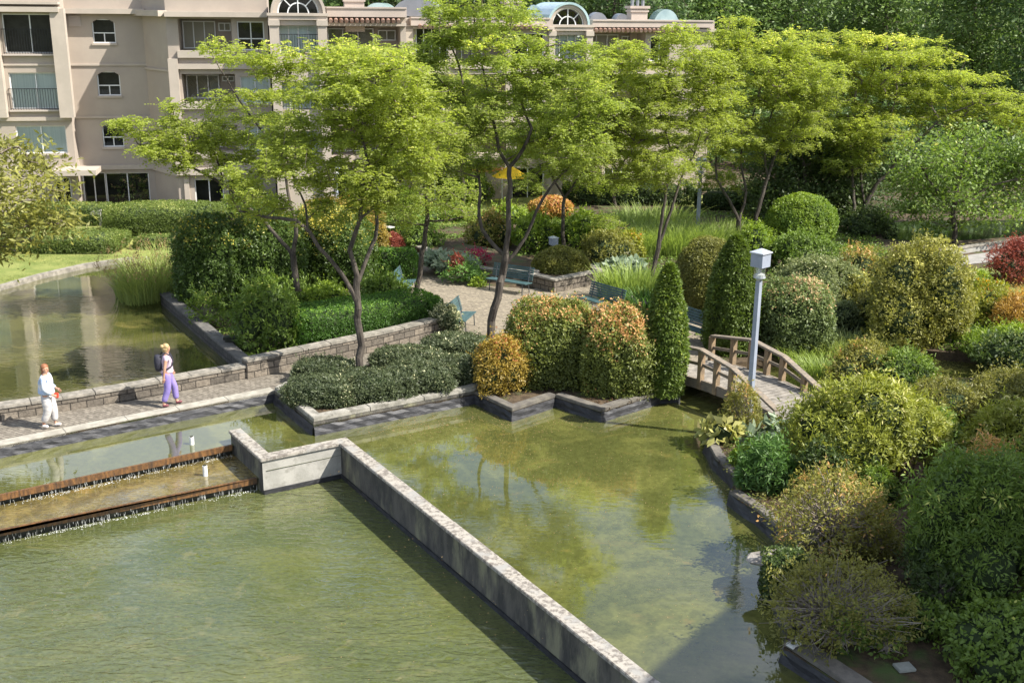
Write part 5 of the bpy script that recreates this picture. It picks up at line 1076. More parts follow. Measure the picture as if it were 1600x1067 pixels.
shrub('fern','small fern growing from the paving before the flower wall','fern',(735,434,758,450),'lime',z0=0,L=.13,Wr=.35,cover=2,shape='mound',core=False,stems=3,tint0=.1)
shrub('azalea_bush','reddish brown azalea behind the magenta flowers','shrub',(722,332,806,392),'azalea',L=.12,cover=2.0,tint0=.15,lump=.15,topb=.3)
shrub('azalea_bush','rusty orange clipped bush behind the locust trunk','shrub',(826,306,894,346),'maple_o',clipped=True,L=.13,cover=2.6,tint0=.22,lump=.06)
shrub('bush','yellow-green leafy bush behind the stone planter, left part','bush',(790,336,880,400),'lime',L=.13,cover=2.2,tint0=-.05,lump=.15)
shrub('bush','green leafy bush behind the stone planter, middle part','bush',(860,334,960,402),'lime',L=.13,cover=2.2,tint0=-.12,lump=.15)
shrub('bush','olive green bush right of the stone planter','bush',(900,362,990,425),'ochre',L=.11,cover=2.4,tint0=-.05,lump=.1)
shrub('bush','golden yellow bush behind the white-leaved hostas','bush',(960,362,1012,412),'maple_y',L=.12,cover=2.3,tint0=.1)
_c=at(968,420,.1); shrub('hosta','pale grey-white hosta clump right of the stone planter','hosta',(_c,1.0,.8,0.44000000000000006),'hosta',z0=.1,shape='mound',clipped=True,lump=.2,L=0.266,Wr=.6,cover=1.9,cl=7,cr=.10,up=.2,tint0=.05,fold=.1)
blades('iris_clump','upright iris leaves with a few orange blooms behind the blue bench','iris',at(985,466,.1),1.2,.9,700,1.25,.045,'grass',bend=.32,z0=.1)
blades('iris_clump','dark leafy clump between the blue bench and the bright cone conifer','iris',at(1015,482,.1),.9,.9,350,.8,.05,'fern',bend=.5,z0=.1)
for i,(x,y,rx,n,lb) in enumerate(((1000,392,1.8,1000,'wide pale grass stand left of the far lamp post'),(1060,392,1.9,1100,'wide grass stand in front of the far lamp post'),(1120,385,1.8,900,'wide grass stand right of the far lamp post'),(960,372,1.5,700,'pale grass stand behind the golden bush'),(1020,360,2.0,800,'grass stand in the shade behind the leaning locust trunks'))):
    blades('ornamental_grass',lb,'ornamental grass',at(x,y,0),rx,1.6,n,1.3,.035,'grass',bend=.5,group='ornamental grasses behind the plaza')
shrub('bush','yellow-green leafy bush between the ball shrub and the dome shrub','bush',(1140,350,1215,420),'lime',L=.11,cover=2.2,tint0=-.12,lump=.15)
shrub('bush','dark green bush below the ball shrub','bush',(1200,362,1310,432),'broad',L=.12,cover=2.6,tint0=0,lump=.16)
shrub('bush','reddish tinged azalea between the clipped dome and the dark cone','bush',(1096,430,1130,500),'azalea',L=.09,cover=2.4,tint0=.2)
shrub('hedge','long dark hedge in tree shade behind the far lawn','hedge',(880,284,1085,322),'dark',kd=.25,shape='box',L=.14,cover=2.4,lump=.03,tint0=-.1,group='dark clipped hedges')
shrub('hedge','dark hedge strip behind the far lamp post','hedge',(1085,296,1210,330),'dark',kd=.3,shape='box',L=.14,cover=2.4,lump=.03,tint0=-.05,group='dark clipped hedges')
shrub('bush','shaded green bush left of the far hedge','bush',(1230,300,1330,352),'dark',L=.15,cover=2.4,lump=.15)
for (bx,lb,pl_,t0) in (((600,338,680,372),'low green bush on the lawn edge left of the flower wall','broad',.1),((640,326,760,352),'green shrub row at the near side of the lit lawn','broad',.15),((760,322,830,352),'yellowish shrub behind the reddish azalea','lime',0),((440,330,520,350),'green shrub by the second lamp post','broad',.1),((1300,330,1400,372),'dark shrub at the edge of the dark pond','dark',.1)):
    shrub('bush',lb,'bush',bx,pl_,L=.14,cover=2.0,lump=.15,tint0=t0)
# ---- right garden
shrub('pieris','very large pale yellow-green shrub in the middle of the right garden','shrub',(1335,372,1515,560),'ochre',L=.11,Wr=.4,cover=3.0,lump=.13,freq=3.5,cl=9,topb=.22,tint0=.08,ctint=.5)
shrub('azalea_bush','golden brown tinged bush left of the very large yellow-green shrub','shrub',(1296,388,1378,470),'azalea',L=.10,cover=2.4,tint0=.12,lump=.16,topb=.3)
shrub('azalea_bush','pinkish green bush in front of the very large yellow-green shrub','shrub',(1330,452,1420,530),'azalea',L=.10,cover=2.2,tint0=0,lump=.16)
shrub('japanese_maple','golden yellow weeping maple at the right edge','shrub',(1468,438,1600,530),'maple_y',L=.12,Wr=.28,cover=2.5,shape='mound',lump=.2,freq=3,tint0=.05,topb=.25,cl=10,cr=.1)
shrub('japanese_maple','orange-red weeping maple cut by the right edge','shrub',(1528,448,1660,545),'maple_o',L=.11,Wr=.28,cover=2.5,shape='mound',lump=.2,freq=3,tint0=0,cl=10,cr=.1)
shrub('japanese_maple','crimson maple beside the grey low wall at the right edge','shrub',(1535,376,1650,452),'maple_r',L=.12,Wr=.28,cover=2.3,shape='dome',lump=.2,tint0=0,cl=10)
shrub('bush','small lime bush beside the crimson maple','bush',(1505,424,1545,452),'lime',L=.10,cover=2,tint0=0)
shrub('mauve_bush','muted purple-brown bush between the yellow maple and the large shrub','shrub',(1440,438,1520,500),'mauve',L=.08,cover=2.4,tint0=.1,lump=.2)
shrub('bush','yellow-green feathery low maple below the golden one','shrub',(1500,506,1640,578),'lime',L=.12,Wr=.28,cover=2.4,shape='mound',tint0=-.12,lump=.2)
shrub('bush','dark green shrub right of the dark channel water','bush',(1520,520,1660,610),'dark',L=.12,cover=2.6,tint0=.15,lump=.15)
blades('ornamental_grass','straw coloured grass clump behind the footbridge','ornamental grass',at(1310,552,0),1.3,.9,900,.75,.025,'reed',bend=.8)
blades('ornamental_grass','green arching grass beside the far bridge railing','ornamental grass',at(1262,560,0),1.0,.7,600,.6,.025,'grass',bend=.8)
blades('ornamental_grass','green sedge at the right end of the bridge rail','ornamental grass',at(1290,585,0),.9,.5,500,.6,.025,'grass',bend=.7)
blades('fern','pale green ferns on the far side of the channel','fern',at(1440,528,0),1.5,.8,500,.65,.07,'fern',bend=.8)
shrub('bush','leafy green shrub on the near bank of the channel, left','bush',(1285,536,1400,622),'azalea',L=.10,cover=2.4,lump=.16,tint0=.05,core=True)
shrub('bush','leafy green shrub on the near bank of the channel, middle','bush',(1350,544,1460,630),'rhodo',L=.11,Wr=.35,cover=2.4,lump=.16,tint0=.08)
shrub('bush','low dark azalea behind the big yellow-green pieris','bush',(1400,596,1530,680),'azalea',L=.10,Wr=.35,cover=2.6,lump=.14,tint0=-.16)
shrub('bush','dark green azalea at the right edge above the yellow shrub','bush',(1490,582,1680,680),'azalea',L=.10,Wr=.35,cover=2.6,lump=.14,tint0=-.14)
shrub('pieris','big yellow-green pieris in front of the footbridge','shrub',(1205,586,1475,782),'pieris',L=.13,Wr=.28,cover=3.4,lump=.14,freq=3.2,cl=9,cr=.07,topb=.40,tint0=-.05,kd=.72,ctint=.4)
shrub('pieris','bright yellow-green pieris cut by the right edge','shrub',(1468,630,1700,782),'pieris',L=.13,Wr=.28,cover=3.0,lump=.14,cl=9,cr=.07,topb=.35,tint0=.0,kd=.7)
shrub('dark_maple','large dark green cut-leaf shrub with reddish patches in the lower right','shrub',(1392,706,1640,985),'broad',L=.11,Wr=.30,cover=2.8,lump=.22,freq=3.0,cl=10,cr=.12,topb=.2,tint0=-.12,kd=.85,ctint=.6)
shrub('dark_maple','dark green lower crown of the shaded maple behind the ivy','shrub',(1400,800,1560,960),'dark',L=.11,Wr=.3,cover=2.2,lump=.25,cl=10,cr=.12,tint0=-.05,ctint=.5)
shrub('dark_maple','rusty red sprays of the shaded maple at the right edge','shrub',(1480,690,1600,800),'azalea',z0=1.0,L=.10,Wr=.3,cover=1.6,lump=.3,core=False,stems=6,tint0=.35)
shrub('azalea_bush','dark low azalea under the big dark shrub','shrub',(1400,880,1520,985),'dark',L=.09,cover=1.6,lump=.2,core=False,stems=12,tint0=.05)
shrub('leggy_azalea','sunlit sparse azalea with bare twigs and yellow leaves at the pool edge','shrub',(1180,732,1395,905),'azalea',L=.085,Wr=.38,cover=1.25,cl=6,cr=.09,lump=.2,core=False,stems=34,depth=.5,tint0=.22,kd=.8)
shrub('leggy_azalea','shaded sparse azalea with bare twigs leaning over the water','shrub',(1165,868,1425,1062),'azalea',L=.075,Wr=.40,cover=.95,cl=6,cr=.09,lump=.25,core=False,stems=36,depth=.6,tint0=-.02,kd=.8)
shrub('rhododendron','small rhododendron at the foot of the shaded leggy azalea','rhododendron',(1278,950,1345,1035),'rhodo',L=.13,Wr=.28,cover=.9,cl=8,cr=.05,core=False,stems=6,tint0=.1)
shrub('bush','glossy green bush at the bottom right edge','bush',(1455,955,1680,1100),'broad',L=.095,Wr=.55,cover=3.0,lump=.13,topb=.2,tint0=.02,cl=8)
shrub('ivy_mound','dark ivy hanging over the pool edge','ivy',(1190,862,1256,948),'dark',z0=-.25,L=.07,Wr=.8,cover=3.0,shape='box',lump=.06,tint0=.1)
shrub('fern','dark green fern clump right of the cream hosta','fern',(1148,686,1242,778),'fern',L=.16,Wr=.22,cover=2.6,shape='mound',core=True,tint0=-.15,cl=8,cr=.12,up=.8)
shrub('bush','lime leaved ground plant beside the dark fern','bush',(1140,686,1215,742),'lime',L=.08,Wr=.6,cover=2.2,shape='mound',tint0=-.1)
_c=at(1128,684,.02); shrub('hosta','cream variegated hosta at the pool edge below the bridge','hosta',(_c,.50,.5,0.496),'hosta_y',z0=.02,shape='mound',clipped=True,lump=.2,L=0.285,Wr=.6,cover=1.9,cl=7,cr=.10,up=.2,tint0=.05,fold=.1)
_c=at(1204,690,.02); shrub('hosta','blue-green hosta right of the near lamp post base','hosta',(_c,.65,.5,0.44000000000000006),'hosta',z0=.02,shape='mound',clipped=True,lump=.2,L=0.323,Wr=.6,cover=1.9,cl=7,cr=.10,up=.2,tint0=.05,fold=.1)
shrub('feathery_shrub','wispy bronze green shrub wrapping the foot of the near lamp post','shrub',(1126,600,1184,690),'azalea',L=.09,Wr=.22,cover=1.6,lump=.2,core=False,stems=14,tint0=.15,up=1.0)
shrub('conifer','shaded evergreen shrub right of the big yellow-green pieris','shrub',(1240,690,1330,790),'dark',L=.10,Wr=.4,cover=2.4,lump=.16,tint0=.1)
shrub('brown_sedge','pinkish brown dried sedge beside the flat rock','sedge',(1394,716,1440,772),'mauve',L=.16,Wr=.1,cover=1.6,shape='mound',tint0=.4,core=True,up=.9)
shrub('bush','yellow-green bush between the grey-green bush and the very large shrub','bush',(1300,430,1370,505),'ochre',L=.10,cover=2.4,lump=.16,tint0=.1)
shrub('bush','leafy bush under the very large yellow-green shrub, near the ferns','bush',(1390,480,1480,548),'azalea',L=.10,cover=2.2,lump=.18,tint0=.0)
shrub('bush','green azalea filling the gap right of the big yellow-green pieris','bush',(1400,640,1500,720),'rhodo',L=.11,Wr=.35,cover=2.4,lump=.18,tint0=.05)
shrub('bush','small leafy green shrub under the front of the big pieris','bush',(1320,730,1400,800),'rhodo',L=.10,Wr=.35,cover=2.2,lump=.18,tint0=.0)
shrub('azalea_bush','low half-bare shrub between the two leggy azaleas','shrub',(1280,800,1400,890),'azalea',L=.08,Wr=.4,cover=1.2,lump=.2,core=False,stems=16,tint0=.05)
shrub('bush','small shaded leafy plant on the soil near the pale flat stone','bush',(1350,990,1410,1034),'broad',L=.09,cover=1.3,lump=.2,core=False,stems=5,tint0=-.05)
shrub('bush','low dark leafy bush between the shaded leggy azalea and the glossy corner bush','bush',(1400,940,1475,1010),'broad',L=.09,cover=2.0,lump=.2,tint0=-.1)
# ground cover under the plants
def cover(name,label,poly,n,L,pal,z=.02,hgt=.12,tint0=0,Wr=.6):
    P=[p[:2] for p in poly]; A=np.array(P); lo,hi=A.min(0),A.max(0); rng=np.random.default_rng(len(label)); pts=rng.uniform(lo,hi,(n*3,2))
    x,y=pts[:,0],pts[:,1]; ins=np.zeros(len(pts),bool); j=len(A)-1
    for i in range(len(A)):
        xi,yi=A[i];xj,yj=A[j]; c_=((yi>y)!=(yj>y))&(x<(xj-xi)*(y-yi)/(yj-yi+1e-12)+xi); ins^=c_; j=i
    pts=pts[ins][:n]; m=len(pts); dens=lumps(np.concatenate([pts*.35,np.zeros((m,1))],1),3,1.2); keep=rng.uniform(-1,1,m)<dens*1.4+.35; pts=pts[keep]; m=len(pts)
    k=5; Q=np.repeat(np.concatenate([pts,rng.uniform(0,hgt,(m,1))+z],1),k,0)+rng.normal(size=(m*k,3))*[L,L,.01]; Q[:,2]=np.maximum(Q[:,2],z)
    D=rng.normal(size=Q.shape)*[1,1,.35]+[0,0,.3]; N=rng.normal(size=Q.shape)*.4+[0,0,1]
    o=quads(name,leaves(Q,D,nrm(N),L*rng.uniform(.6,1.2,len(Q)),L*Wr,.2),np.repeat(dens[keep],k)*.3+.4+tint0+rng.uniform(-.25,.25,len(Q)),LM(pal),None); tag(o,label,'ground cover',kind='stuff'); return o
mid=[xy(262,440),xy(300,392),xy(560,345),xy(800,338),xy(1000,325),xy(1160,335),xy(1330,345),xy(1370,380),xy(1420,420),xy(1600,470),xy(1600,558),xy(1420,542),xy(1340,556),xy(1240,552),xy(1140,560),xy(1010,470),xy(940,436),xy(900,420),xy(840,420),xy(760,398),xy(650,396),xy(600,400),xy(600,440),xy(690,492),xy(600,535),xy(390,580)]
cover('ground_cover','mixed low green ground cover between the garden shrubs',mid,26000,.13,'broad',tint0=.05)
cover('ground_cover','low leafy ground cover on the right garden bank',rb[:13]+[xy(1700,1100),xy(1700,600),xy(1420,592),xy(1250,628)],13000,.075,'azalea',tint0=-.1)
cover('leaf_litter','brown leaf litter on the soil of the right garden bank',rb[:13]+[xy(1700,1100),xy(1700,600),xy(1420,592),xy(1250,628)],9000,.06,'litter',hgt=.02)
cover('ground_cover','low plants and litter on the bed edge above the zigzag kerb',PC[2:]+[xy(1010,560),xy(800,540),xy(760,560)],3000,.06,'litter',hgt=.03)
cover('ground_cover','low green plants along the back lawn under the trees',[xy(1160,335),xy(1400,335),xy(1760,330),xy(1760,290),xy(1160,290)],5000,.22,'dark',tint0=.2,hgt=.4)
cover('lawn_grass','short grass tufts of the lawn beside the left pond',[p+np.array([0,.5]) for p in lawnc]+[xy(300,392),xy(230,400),xy(0,398),xy(-100,420)],9000,.07,'reed',z=.012,hgt=.02,tint0=-.25,Wr=.15)
def floating(label,polys,n,L,pal,seed,z=ZU):
    rng=np.random.default_rng(seed); P=[]
    for (x,y,rx,ry,m) in polys: q=rng.normal(size=(m,2))*[rx,ry]+[x,y]; P+=[at(a,b,z+.004) for a,b in q if b>y-ry*1.6]
    P=np.array(P); D=rng.normal(size=P.shape)*[1,1,.02]; o=quads('floating_leaves',leaves(P,D,np.tile([0,0,1.],(len(P),1))+rng.normal(size=P.shape)*.08,L*rng.uniform(.5,1.3,len(P)),L*.55,.05),rng.uniform(0,1,len(P)),LM(pal),None); tag(o,label,'floating leaves',kind='stuff')
floating('yellow and brown fallen leaves floating along the planter kerb',[(680,655,70,12,420),(620,668,40,8,160),(840,662,60,10,160),(980,650,40,7,140),(1130,740,14,20,120),(760,700,120,30,150),(900,760,130,60,160)],0,.045,'straw',3)
floating('pale specks of leaf and scum drifting on the garden pool',[(800,850,150,90,260),(1000,800,90,90,160),(700,760,60,50,80),(1050,960,60,50,60)],0,.025,'straw',4)
floating('fallen leaves drifting on the big lower pool',[(520,790,60,14,60),(250,870,160,60,90),(600,950,140,60,60)],0,.035,'straw',5,z=ZL)
# ================================================================ TREES
G_L='honey locust trees round the plaza'
tree('locust_tree','nearest locust tree with forked trunk in the planter by the footpath','tree',(563,592),[
 [(563,592,.115,0),(562,540,.105,0),(560,480,.10,0),(558,432,.095,0)],
 [(558,432,.075,0),(546,392,.065,-.1),(562,345,.06,-.2),(563,300,.05,-.3),(575,255,.04,-.2),(560,200,.03,0)],
 [(560,440,.06,0),(578,392,.055,.2),(590,350,.05,.3),(580,290,.045,.4),(610,230,.035,.4),(640,180,.02,.5)],
 [(560,480,.065,0),(535,430,.06,-.1),(500,385,.055,-.2),(465,345,.05,-.3),(415,340,.04,-.3),(375,330,.025,-.4)],
 [(480,362,.035,-.2),(478,320,.03,0),(460,290,.02,.1)],
 [(565,340,.04,-.2),(610,300,.035,-.1),(650,262,.03,0),(690,252,.02,.2)]],
 [(560,140,80,40),(620,110,60,32),(500,185,70,38),(560,215,80,45),(470,255,65,32),(640,190,55,45),(600,270,60,30),(390,285,50,26),(430,325,60,18),(520,280,50,28),(560,310,50,18),(660,140,40,30),(520,125,55,28),(690,205,45,36),(645,245,50,28),(600,165,50,30),(450,215,50,30),(560,95,55,24),(520,330,46,14)],'locust',z0=.1,group=G_L,tint0=.04,per=.82)
tree('locust_tree','locust tree with gnarled trunk behind the box hedge on the left','tree',(470,488),[
 [(470,488,.12,0),(464,440,.11,0),(458,400,.11,0)],[(458,400,.08,0),(462,350,.065,.2),(450,300,.05,.4),(440,240,.04,.4),(430,190,.02,.3)],
 [(458,402,.075,0),(425,360,.06,0),(400,335,.055,.2),(350,290,.05,.3),(300,262,.04,.2),(255,240,.03,0),(215,225,.02,0)],
 [(350,290,.035,.3),(335,240,.03,.4),(300,205,.02,.4)],[(440,240,.04,.4),(460,170,.03,.5),(440,110,.02,.5)],[(440,240,.035,.4),(390,180,.03,.5),(345,110,.02,.6)]],
 [(235,210,48,26),(300,195,55,34),(365,215,55,38),(300,248,50,22),(425,185,50,42),(192,190,26,12),(400,92,55,24),(345,72,34,12),(455,105,40,24),(520,85,45,22),(250,232,45,18),(430,240,55,30),(580,75,40,20),(345,160,30,14)],'locust',z0=.1,group=G_L,tint0=.08,per=.85)
tree('locust_tree','slim leaning locust tree at the left end of the plaza','tree',(648,480),[
 [(648,480,.10,0),(655,430,.09,0),(662,380,.085,0),(668,330,.07,.1),(662,280,.05,.2),(655,240,.03,.3)],[(664,352,.04,0),(640,350,.035,0),(610,352,.025,-.2)],[(665,345,.04,0),(700,345,.035,0),(740,335,.02,.2)]],
 [(650,250,50,26),(690,300,60,16),(625,320,50,14),(620,345,36,8),(720,325,34,10),(670,215,50,30),(600,240,40,26)],'locust_green',z0=.05,group=G_L,density=.8,tint0=0.12)
tree('locust_tree','tallest locust tree with dark wavy trunk in front of the plaza','tree',(764,534),[
 [(764,534,.135,0),(772,480,.125,0),(784,430,.12,0),(790,395,.115,0)],[(790,395,.09,0),(796,340,.08,0),(797,290,.075,.1),(796,262,.07,.1)],
 [(796,262,.055,.1),(780,235,.05,.2),(770,190,.045,.3),(728,165,.04,.3),(722,120,.035,.4),(700,60,.025,.4)],
 [(796,262,.06,.1),(818,232,.055,0),(830,200,.045,-.1),(815,160,.03,-.1),(840,110,.025,-.2)],
 [(770,190,.035,.3),(762,140,.03,.3),(748,80,.025,.3),(740,20,.02,.3)],
 [(790,400,.07,0),(762,372,.06,.2),(748,340,.055,.3),(752,300,.045,.4),(744,260,.03,.5)],
 [(792,410,.06,0),(822,370,.05,0),(848,310,.045,0),(878,272,.035,.1),(920,240,.02,.2)],
 [(728,165,.03,.3),(700,140,.025,.2),(675,110,.015,.2)]],
 [(745,15,80,32),(700,60,38,34),(825,65,45,34),(775,95,55,32),(700,130,42,26),(850,125,45,34),(760,175,55,26),(870,175,52,34),(715,210,50,26),(820,215,55,26),(905,225,50,26),(690,15,30,20),(800,20,40,26),(760,250,36,14),(880,262,30,12),(655,95,36,26),(900,105,45,34),(940,160,45,34),(790,145,50,30),(715,250,50,18)],'locust_green',z0=.05,group=G_L,tint0=0.10)
tree('locust_tree','small locust tree rising behind the stone planter','tree',(880,400),[
 [(880,400,.085,0),(880,350,.08,0),(882,310,.07,0)],[(882,310,.05,0),(860,270,.04,0),(850,230,.03,0)],[(882,310,.05,0),(910,270,.04,0),(940,235,.03,0)],[(881,384,.04,0),(930,382,.035,-.1),(985,350,.02,-.2)]],
 [(900,270,55,20),(955,285,48,14),(860,240,45,24),(930,225,50,26),(820,285,30,12),(955,345,36,10),(985,370,26,7),(895,195,55,36),(850,165,50,30),(830,235,40,26),(880,130,40,28),(935,190,44,30)],'locust_green',group=G_L,density=.85,tint0=0.12)
tree('locust_tree','locust tree with twin dark stems in the grass behind the iris clump','tree',(1016,445),[
 [(1016,445,.10,0),(1024,405,.095,0),(1030,375,.09,0)],[(1030,375,.07,0),(1036,330,.06,0),(1044,280,.05,0),(1046,230,.035,0),(1030,170,.02,0)],[(1030,380,.065,0),(1048,330,.055,.1),(1062,285,.045,.2),(1085,240,.03,.3),(1100,180,.02,.3)],[(1044,280,.035,0),(1005,235,.03,-.2),(960,190,.02,-.2)]],
 [(960,165,58,42),(1030,125,65,36),(1000,215,65,34),(1085,190,58,42),(1085,105,55,30),(1045,260,60,22),(930,235,40,22),(990,85,36,18),(1120,150,40,30),(925,130,50,34),(1000,275,55,16),(900,180,40,34),(1060,60,40,20),(960,100,46,22),(905,140,40,26),(1010,165,50,30),(1120,110,40,26)],'locust',group=G_L,tint0=.04)
tree('locust_tree','locust tree with spreading limbs above the ball shrub','tree',(1156,385),[
 [(1156,385,.12,0),(1154,345,.11,0)],[(1154,345,.075,0),(1138,310,.065,0),(1120,280,.05,0),(1118,230,.04,0),(1110,170,.02,0)],[(1155,345,.07,0),(1165,300,.055,.2),(1158,240,.045,.3),(1180,170,.03,.3)],[(1118,235,.035,0),(1150,200,.03,0)]],
 [(1120,85,55,28),(1180,95,55,32),(1180,155,60,36),(1130,215,55,30),(1195,225,55,26),(1120,275,40,14),(1150,50,40,20)],'locust',group=G_L,tint0=.06)
tree('locust_tree','locust tree leaning right behind the ball shrub','tree',(1184,385),[
 [(1184,385,.10,0),(1182,340,.09,0),(1196,290,.08,.2),(1212,240,.06,.3),(1240,200,.05,.4),(1262,170,.03,.4)],[(1200,280,.05,.2),(1195,230,.04,.2),(1210,160,.03,.2)]],
 [(1240,115,55,30),(1245,165,55,34),(1245,205,48,26),(1230,70,45,22),(1290,130,45,30)],'locust',group=G_L,tint0=.08)
tree('locust_tree','wide flat-topped locust tree at the right behind the pond shrubs','tree',(1345,352),[
 [(1345,352,.13,0),(1352,320,.12,0),(1368,290,.10,0)],[(1368,290,.08,0),(1400,255,.07,0),(1450,205,.055,-.2),(1480,180,.04,-.3),(1530,160,.02,-.3)],[(1352,320,.07,0),(1345,270,.06,.2),(1365,220,.045,.3),(1340,160,.03,.3)],[(1400,255,.04,0),(1390,200,.035,0),(1400,150,.02,0)]],
 [(1310,78,60,26),(1380,88,62,30),(1450,118,58,30),(1510,142,56,26),(1572,165,50,22),(1325,130,62,34),(1400,145,65,34),(1480,180,55,22),(1305,188,55,26),(1370,205,55,22),(1600,190,40,18),(1440,80,40,18),(1270,100,40,26)],'locust',group=G_L,tint0=.14)
tree('locust_tree','upright locust stem with bare pale bark behind the flat-topped tree','tree',(1336,362),[
 [(1336,362,.075,1.5),(1334,300,.07,1.5),(1330,240,.06,1.5),(1325,180,.03,1.5)]],[(1320,215,50,18,2),(1310,250,40,16,2),(1350,250,40,14,2)],'locust_green',group=G_L,tint0=0.15)
tree('locust_tree','locust tree standing on the far lawn left of the yellow parasol','tree',(722,326),[[(722,326,.10,0),(726,300,.09,0),(722,270,.07,0)],[(722,270,.05,0),(700,230,.04,0),(690,190,.03,0)],[(722,270,.05,0),(750,225,.04,0),(745,180,.02,0)]],
 [(640,150,55,30),(690,125,55,30),(745,150,50,30),(640,205,50,28),(700,190,55,30),(755,205,45,26),(610,245,44,20),(680,240,50,18)],'locust_green',group=G_L,tint0=.14,per=.8)
tree('locust_tree','locust tree standing on the far lawn right of the small arched gable','tree',(962,322),[[(962,322,.10,0),(960,296,.09,0),(965,265,.07,0)],[(965,265,.05,0),(930,225,.04,0),(915,180,.03,0)],[(965,265,.05,0),(1000,215,.04,0),(1010,160,.02,0)]],
 [(905,150,50,28),(950,120,50,26),(1000,130,50,30),(1040,165,50,30),(930,195,55,30),(990,190,55,32),(1050,215,44,26),(900,235,44,18),(975,240,55,18)],'locust',group=G_L,tint0=.08,per=.8)
# other trees
tree('broadleaf_tree','bright green broad-leaved tree near the dark pond at the right','tree',(1492,382),[[(1492,382,.12,0),(1490,330,.10,0),(1500,280,.08,0),(1510,240,.05,0)],[(1490,330,.06,0),(1450,280,.045,0),(1430,240,.03,0)],[(1492,320,.06,0),(1550,290,.04,0),(1590,280,.03,0)]],
 [(1450,250,58,34),(1520,235,60,40),(1580,275,50,44),(1490,305,62,34),(1560,330,50,26),(1430,290,40,28),(1620,240,50,50),(1480,345,40,14),(1420,330,30,14)],'broad',kind='broad',sub=(.22,.10),tint0=.18,density=.8,per=.5)
tree('broadleaf_tree','dark glossy tree behind the ball shrub','tree',(1262,345),[[(1262,345,.13,0),(1260,300,.11,0),(1255,250,.07,0)],[(1260,310,.06,0),(1300,270,.04,0)]],
 [(1250,220,60,34,1),(1220,262,52,38,1),(1295,250,56,44,1),(1250,300,60,30,0),(1320,300,40,30,0),(1190,300,30,26,0),(1340,220,50,40,1.5)],'dark',kind='broad',sub=(.22,.10),tint0=.18,density=1.2,per=.7)
tree('long_leaved_tree','yellow-green tree with long drooping leaves at the left edge','tree',(-150,560),[[(-150,560,.16,0),(-130,450,.14,0),(-100,370,.12,0)],[(-100,370,.08,0),(-40,330,.05,0),(30,300,.035,0),(80,290,.02,0)],[(-110,390,.07,0),(-50,380,.05,0),(20,360,.03,0),(60,350,.02,0)],[(-100,370,.06,0),(-60,290,.05,0),(0,240,.03,0)]],
 [(12,232,42,24),(60,262,44,20),(25,300,62,26),(40,345,62,24),(10,382,48,16),(92,292,24,14),(-40,260,50,40),(-60,330,60,40),(98,345,26,12),(-30,390,40,20)],'ochre',kind='broad',sub=(.24,.075),tint0=.1,density=.75,per=.85)
G_F='dark woodland trees behind the garden'
fc=0
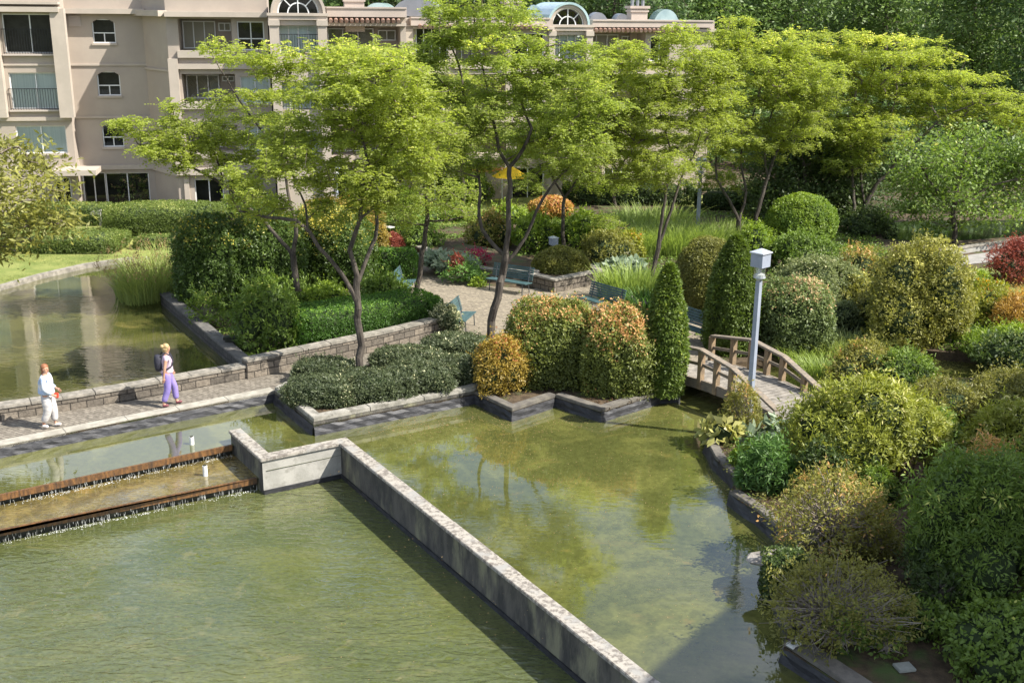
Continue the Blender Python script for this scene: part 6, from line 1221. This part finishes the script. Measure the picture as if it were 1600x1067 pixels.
for (x,yb,Y,tops,lb,pal_) in (
 (1130,270,82,[(1110,30,60,45),(1160,60,70,50),(1120,110,70,50),(1180,10,60,40),(1150,160,80,50),(1090,-10,50,40)],'tall green tree rising behind the right end of the building','forest2'),
 (1250,270,84,[(1230,10,80,45),(1290,50,80,50),(1240,90,80,50),(1300,120,80,50),(1260,-40,80,40),(1270,170,80,50)],'dark tree right of the building behind the yellow locust tops','forest2'),
 (1380,270,86,[(1370,0,90,50),(1430,40,90,50),(1370,70,90,50),(1440,110,90,50),(1400,-50,90,50),(1400,180,90,60)],'dark layered tree behind the flat-topped locust','forest2'),
 (1520,280,80,[(1510,10,90,60),(1570,60,80,60),(1500,80,90,50),(1580,130,80,60),(1540,-60,90,60),(1530,190,90,60),(1590,230,70,60)],'dark layered tree in the top right corner','forest2'),
 (1640,290,74,[(1640,40,80,70),(1650,130,80,70),(1620,210,80,60),(1600,-30,70,50)],'dark tree cut by the right edge','forest'),
 (1320,280,74,[(1300,240,80,50),(1350,270,70,50),(1400,230,80,50),(1330,190,80,50)],'shady understorey tree behind the locust trunks','forest'),
 (1460,290,72,[(1440,260,80,50),(1500,290,80,40),(1550,250,80,50),(1480,210,80,50)],'shady understorey tree behind the dark pond','forest'),
 (1180,280,78,[(1160,250,80,50),(1210,220,70,60),(1120,270,60,40),(1230,270,70,40)],'shady understorey tree behind the twin-stemmed locust','forest'),
 (1060,280,80,[(1060,60,50,40),(1070,120,60,50),(1050,180,60,50),(1060,240,60,40),(1030,5,60,30)],'dark conifer at the right corner of the building','forest'),
 (960,250,92,[(960,-10,80,34),(900,0,80,30),(1020,-20,70,40)],'dark woodland tree above the small arched gable','forest'),
 (780,250,95,[(780,-20,90,34),(720,-10,80,30),(840,-20,80,30)],'dark woodland tree above the middle roofs','forest'),
 (590,250,95,[(590,-20,90,34),(540,-25,80,30),(650,-20,80,30)],'dark woodland tree above the left roofs','forest'),
 (400,250,98,[(400,-40,110,34),(300,-40,100,40),(480,-40,80,40)],'dark woodland tree above the left gable','forest')):
    fc+=1; b=atd(x,yb,Y); k=dep(b)/F; z_=-1.2
    # trunk foot on the ground at that depth
    p0=np.array([atd(x,yb,Y)[0],Y,0.0]); u=(p0-np.array([0,0,H])); xx=800+ (u@RT2)/(u@FW)*F; yy=533.5-(u@UP2)/(u@FW)*F
    top=min(t_[1] for t_ in tops)
    tree('woodland_tree',lb,'tree',(xx,yy),[[(xx,yy,.35,0),(xx,(yy+top)/2,.22,0),(x,top+10,.08,0)]],[(a,b_,c_,d_,random.Random(fc*7+i).uniform(-3,3)) for i,(a,b_,c_,d_) in enumerate(tops)],pal_,kind='broad',pk=1.0,sub=(.42,.17),group=G_F,density=.55 if False else .42,kdep=.7,per=.38,tint0=.12)
# distant woodland mass closing the view
def farwood():
    rng=np.random.default_rng(5); n=16000
    a=rng.uniform(R(50),R(138),n); d_=rng.uniform(105,125,n); z=rng.uniform(0,1,n)**.8*(17+3*np.sin(a*23)+2*np.sin(a*51)); c=np.stack([np.cos(a)*d_,np.sin(a)*d_,z],1)
    k=7; P=np.repeat(c,k,0)+rng.normal(size=(n*k,3))*[.9,.9,.6]; D=rng.normal(size=P.shape)*[1,1,.5]+[0,0,-.4]; N=rng.normal(size=P.shape)*.5+[0,-.6,.8]
    o=quads('far_woodland',leaves(P,D,nrm(N),rng.uniform(.8,1.5,len(P)),rng.uniform(.4,.8,len(P)),.2),np.repeat(rng.uniform(0,.8,n),k)+rng.uniform(0,.3,n*k),LM('forest'),None); tag(o,'distant mass of dark woodland closing the view behind the building','woodland',kind='stuff')
farwood()
# shaded foreground: unseen building block added right of the view to shade the near bank
nb=empty('shade_building',(21,14,0),'unseen beige building block added to shade the right end of the garden','building')
e0=np.array([12.3,9.6]); ed=np.array([.62,.785]); en=np.array([.785,-.62]); NA=math.atan2(ed[1],ed[0]); NL=19.0
ctr=e0+ed*NL/2+en*6
mb=MB(); mb.box((ctr[0],ctr[1],6.0),(NL,12,13.0),rz=NA); mb.build('wall',stucco,nb); mb=MB(); mb.box((ctr[0],ctr[1],12.6),(NL+.6,12.6,.3),rz=NA); mb.build('roof_edge',trim,nb)
for i in range(4):
    for j in range(3):
        q=e0+ed*(2.2+4.6*i); mb=MB(); mb.box((q[0]-en[0]*.03,q[1]-en[1]*.03,2.5+3.6*j),(1.8,.1,1.6),rz=NA); w_=mb.build('window',whitef,nb); mb=MB(); mb.box((q[0]-en[0]*.10,q[1]-en[1]*.10,2.5+3.6*j),(1.6,.05,1.4),rz=NA); mb.build('pane',GL,w_)
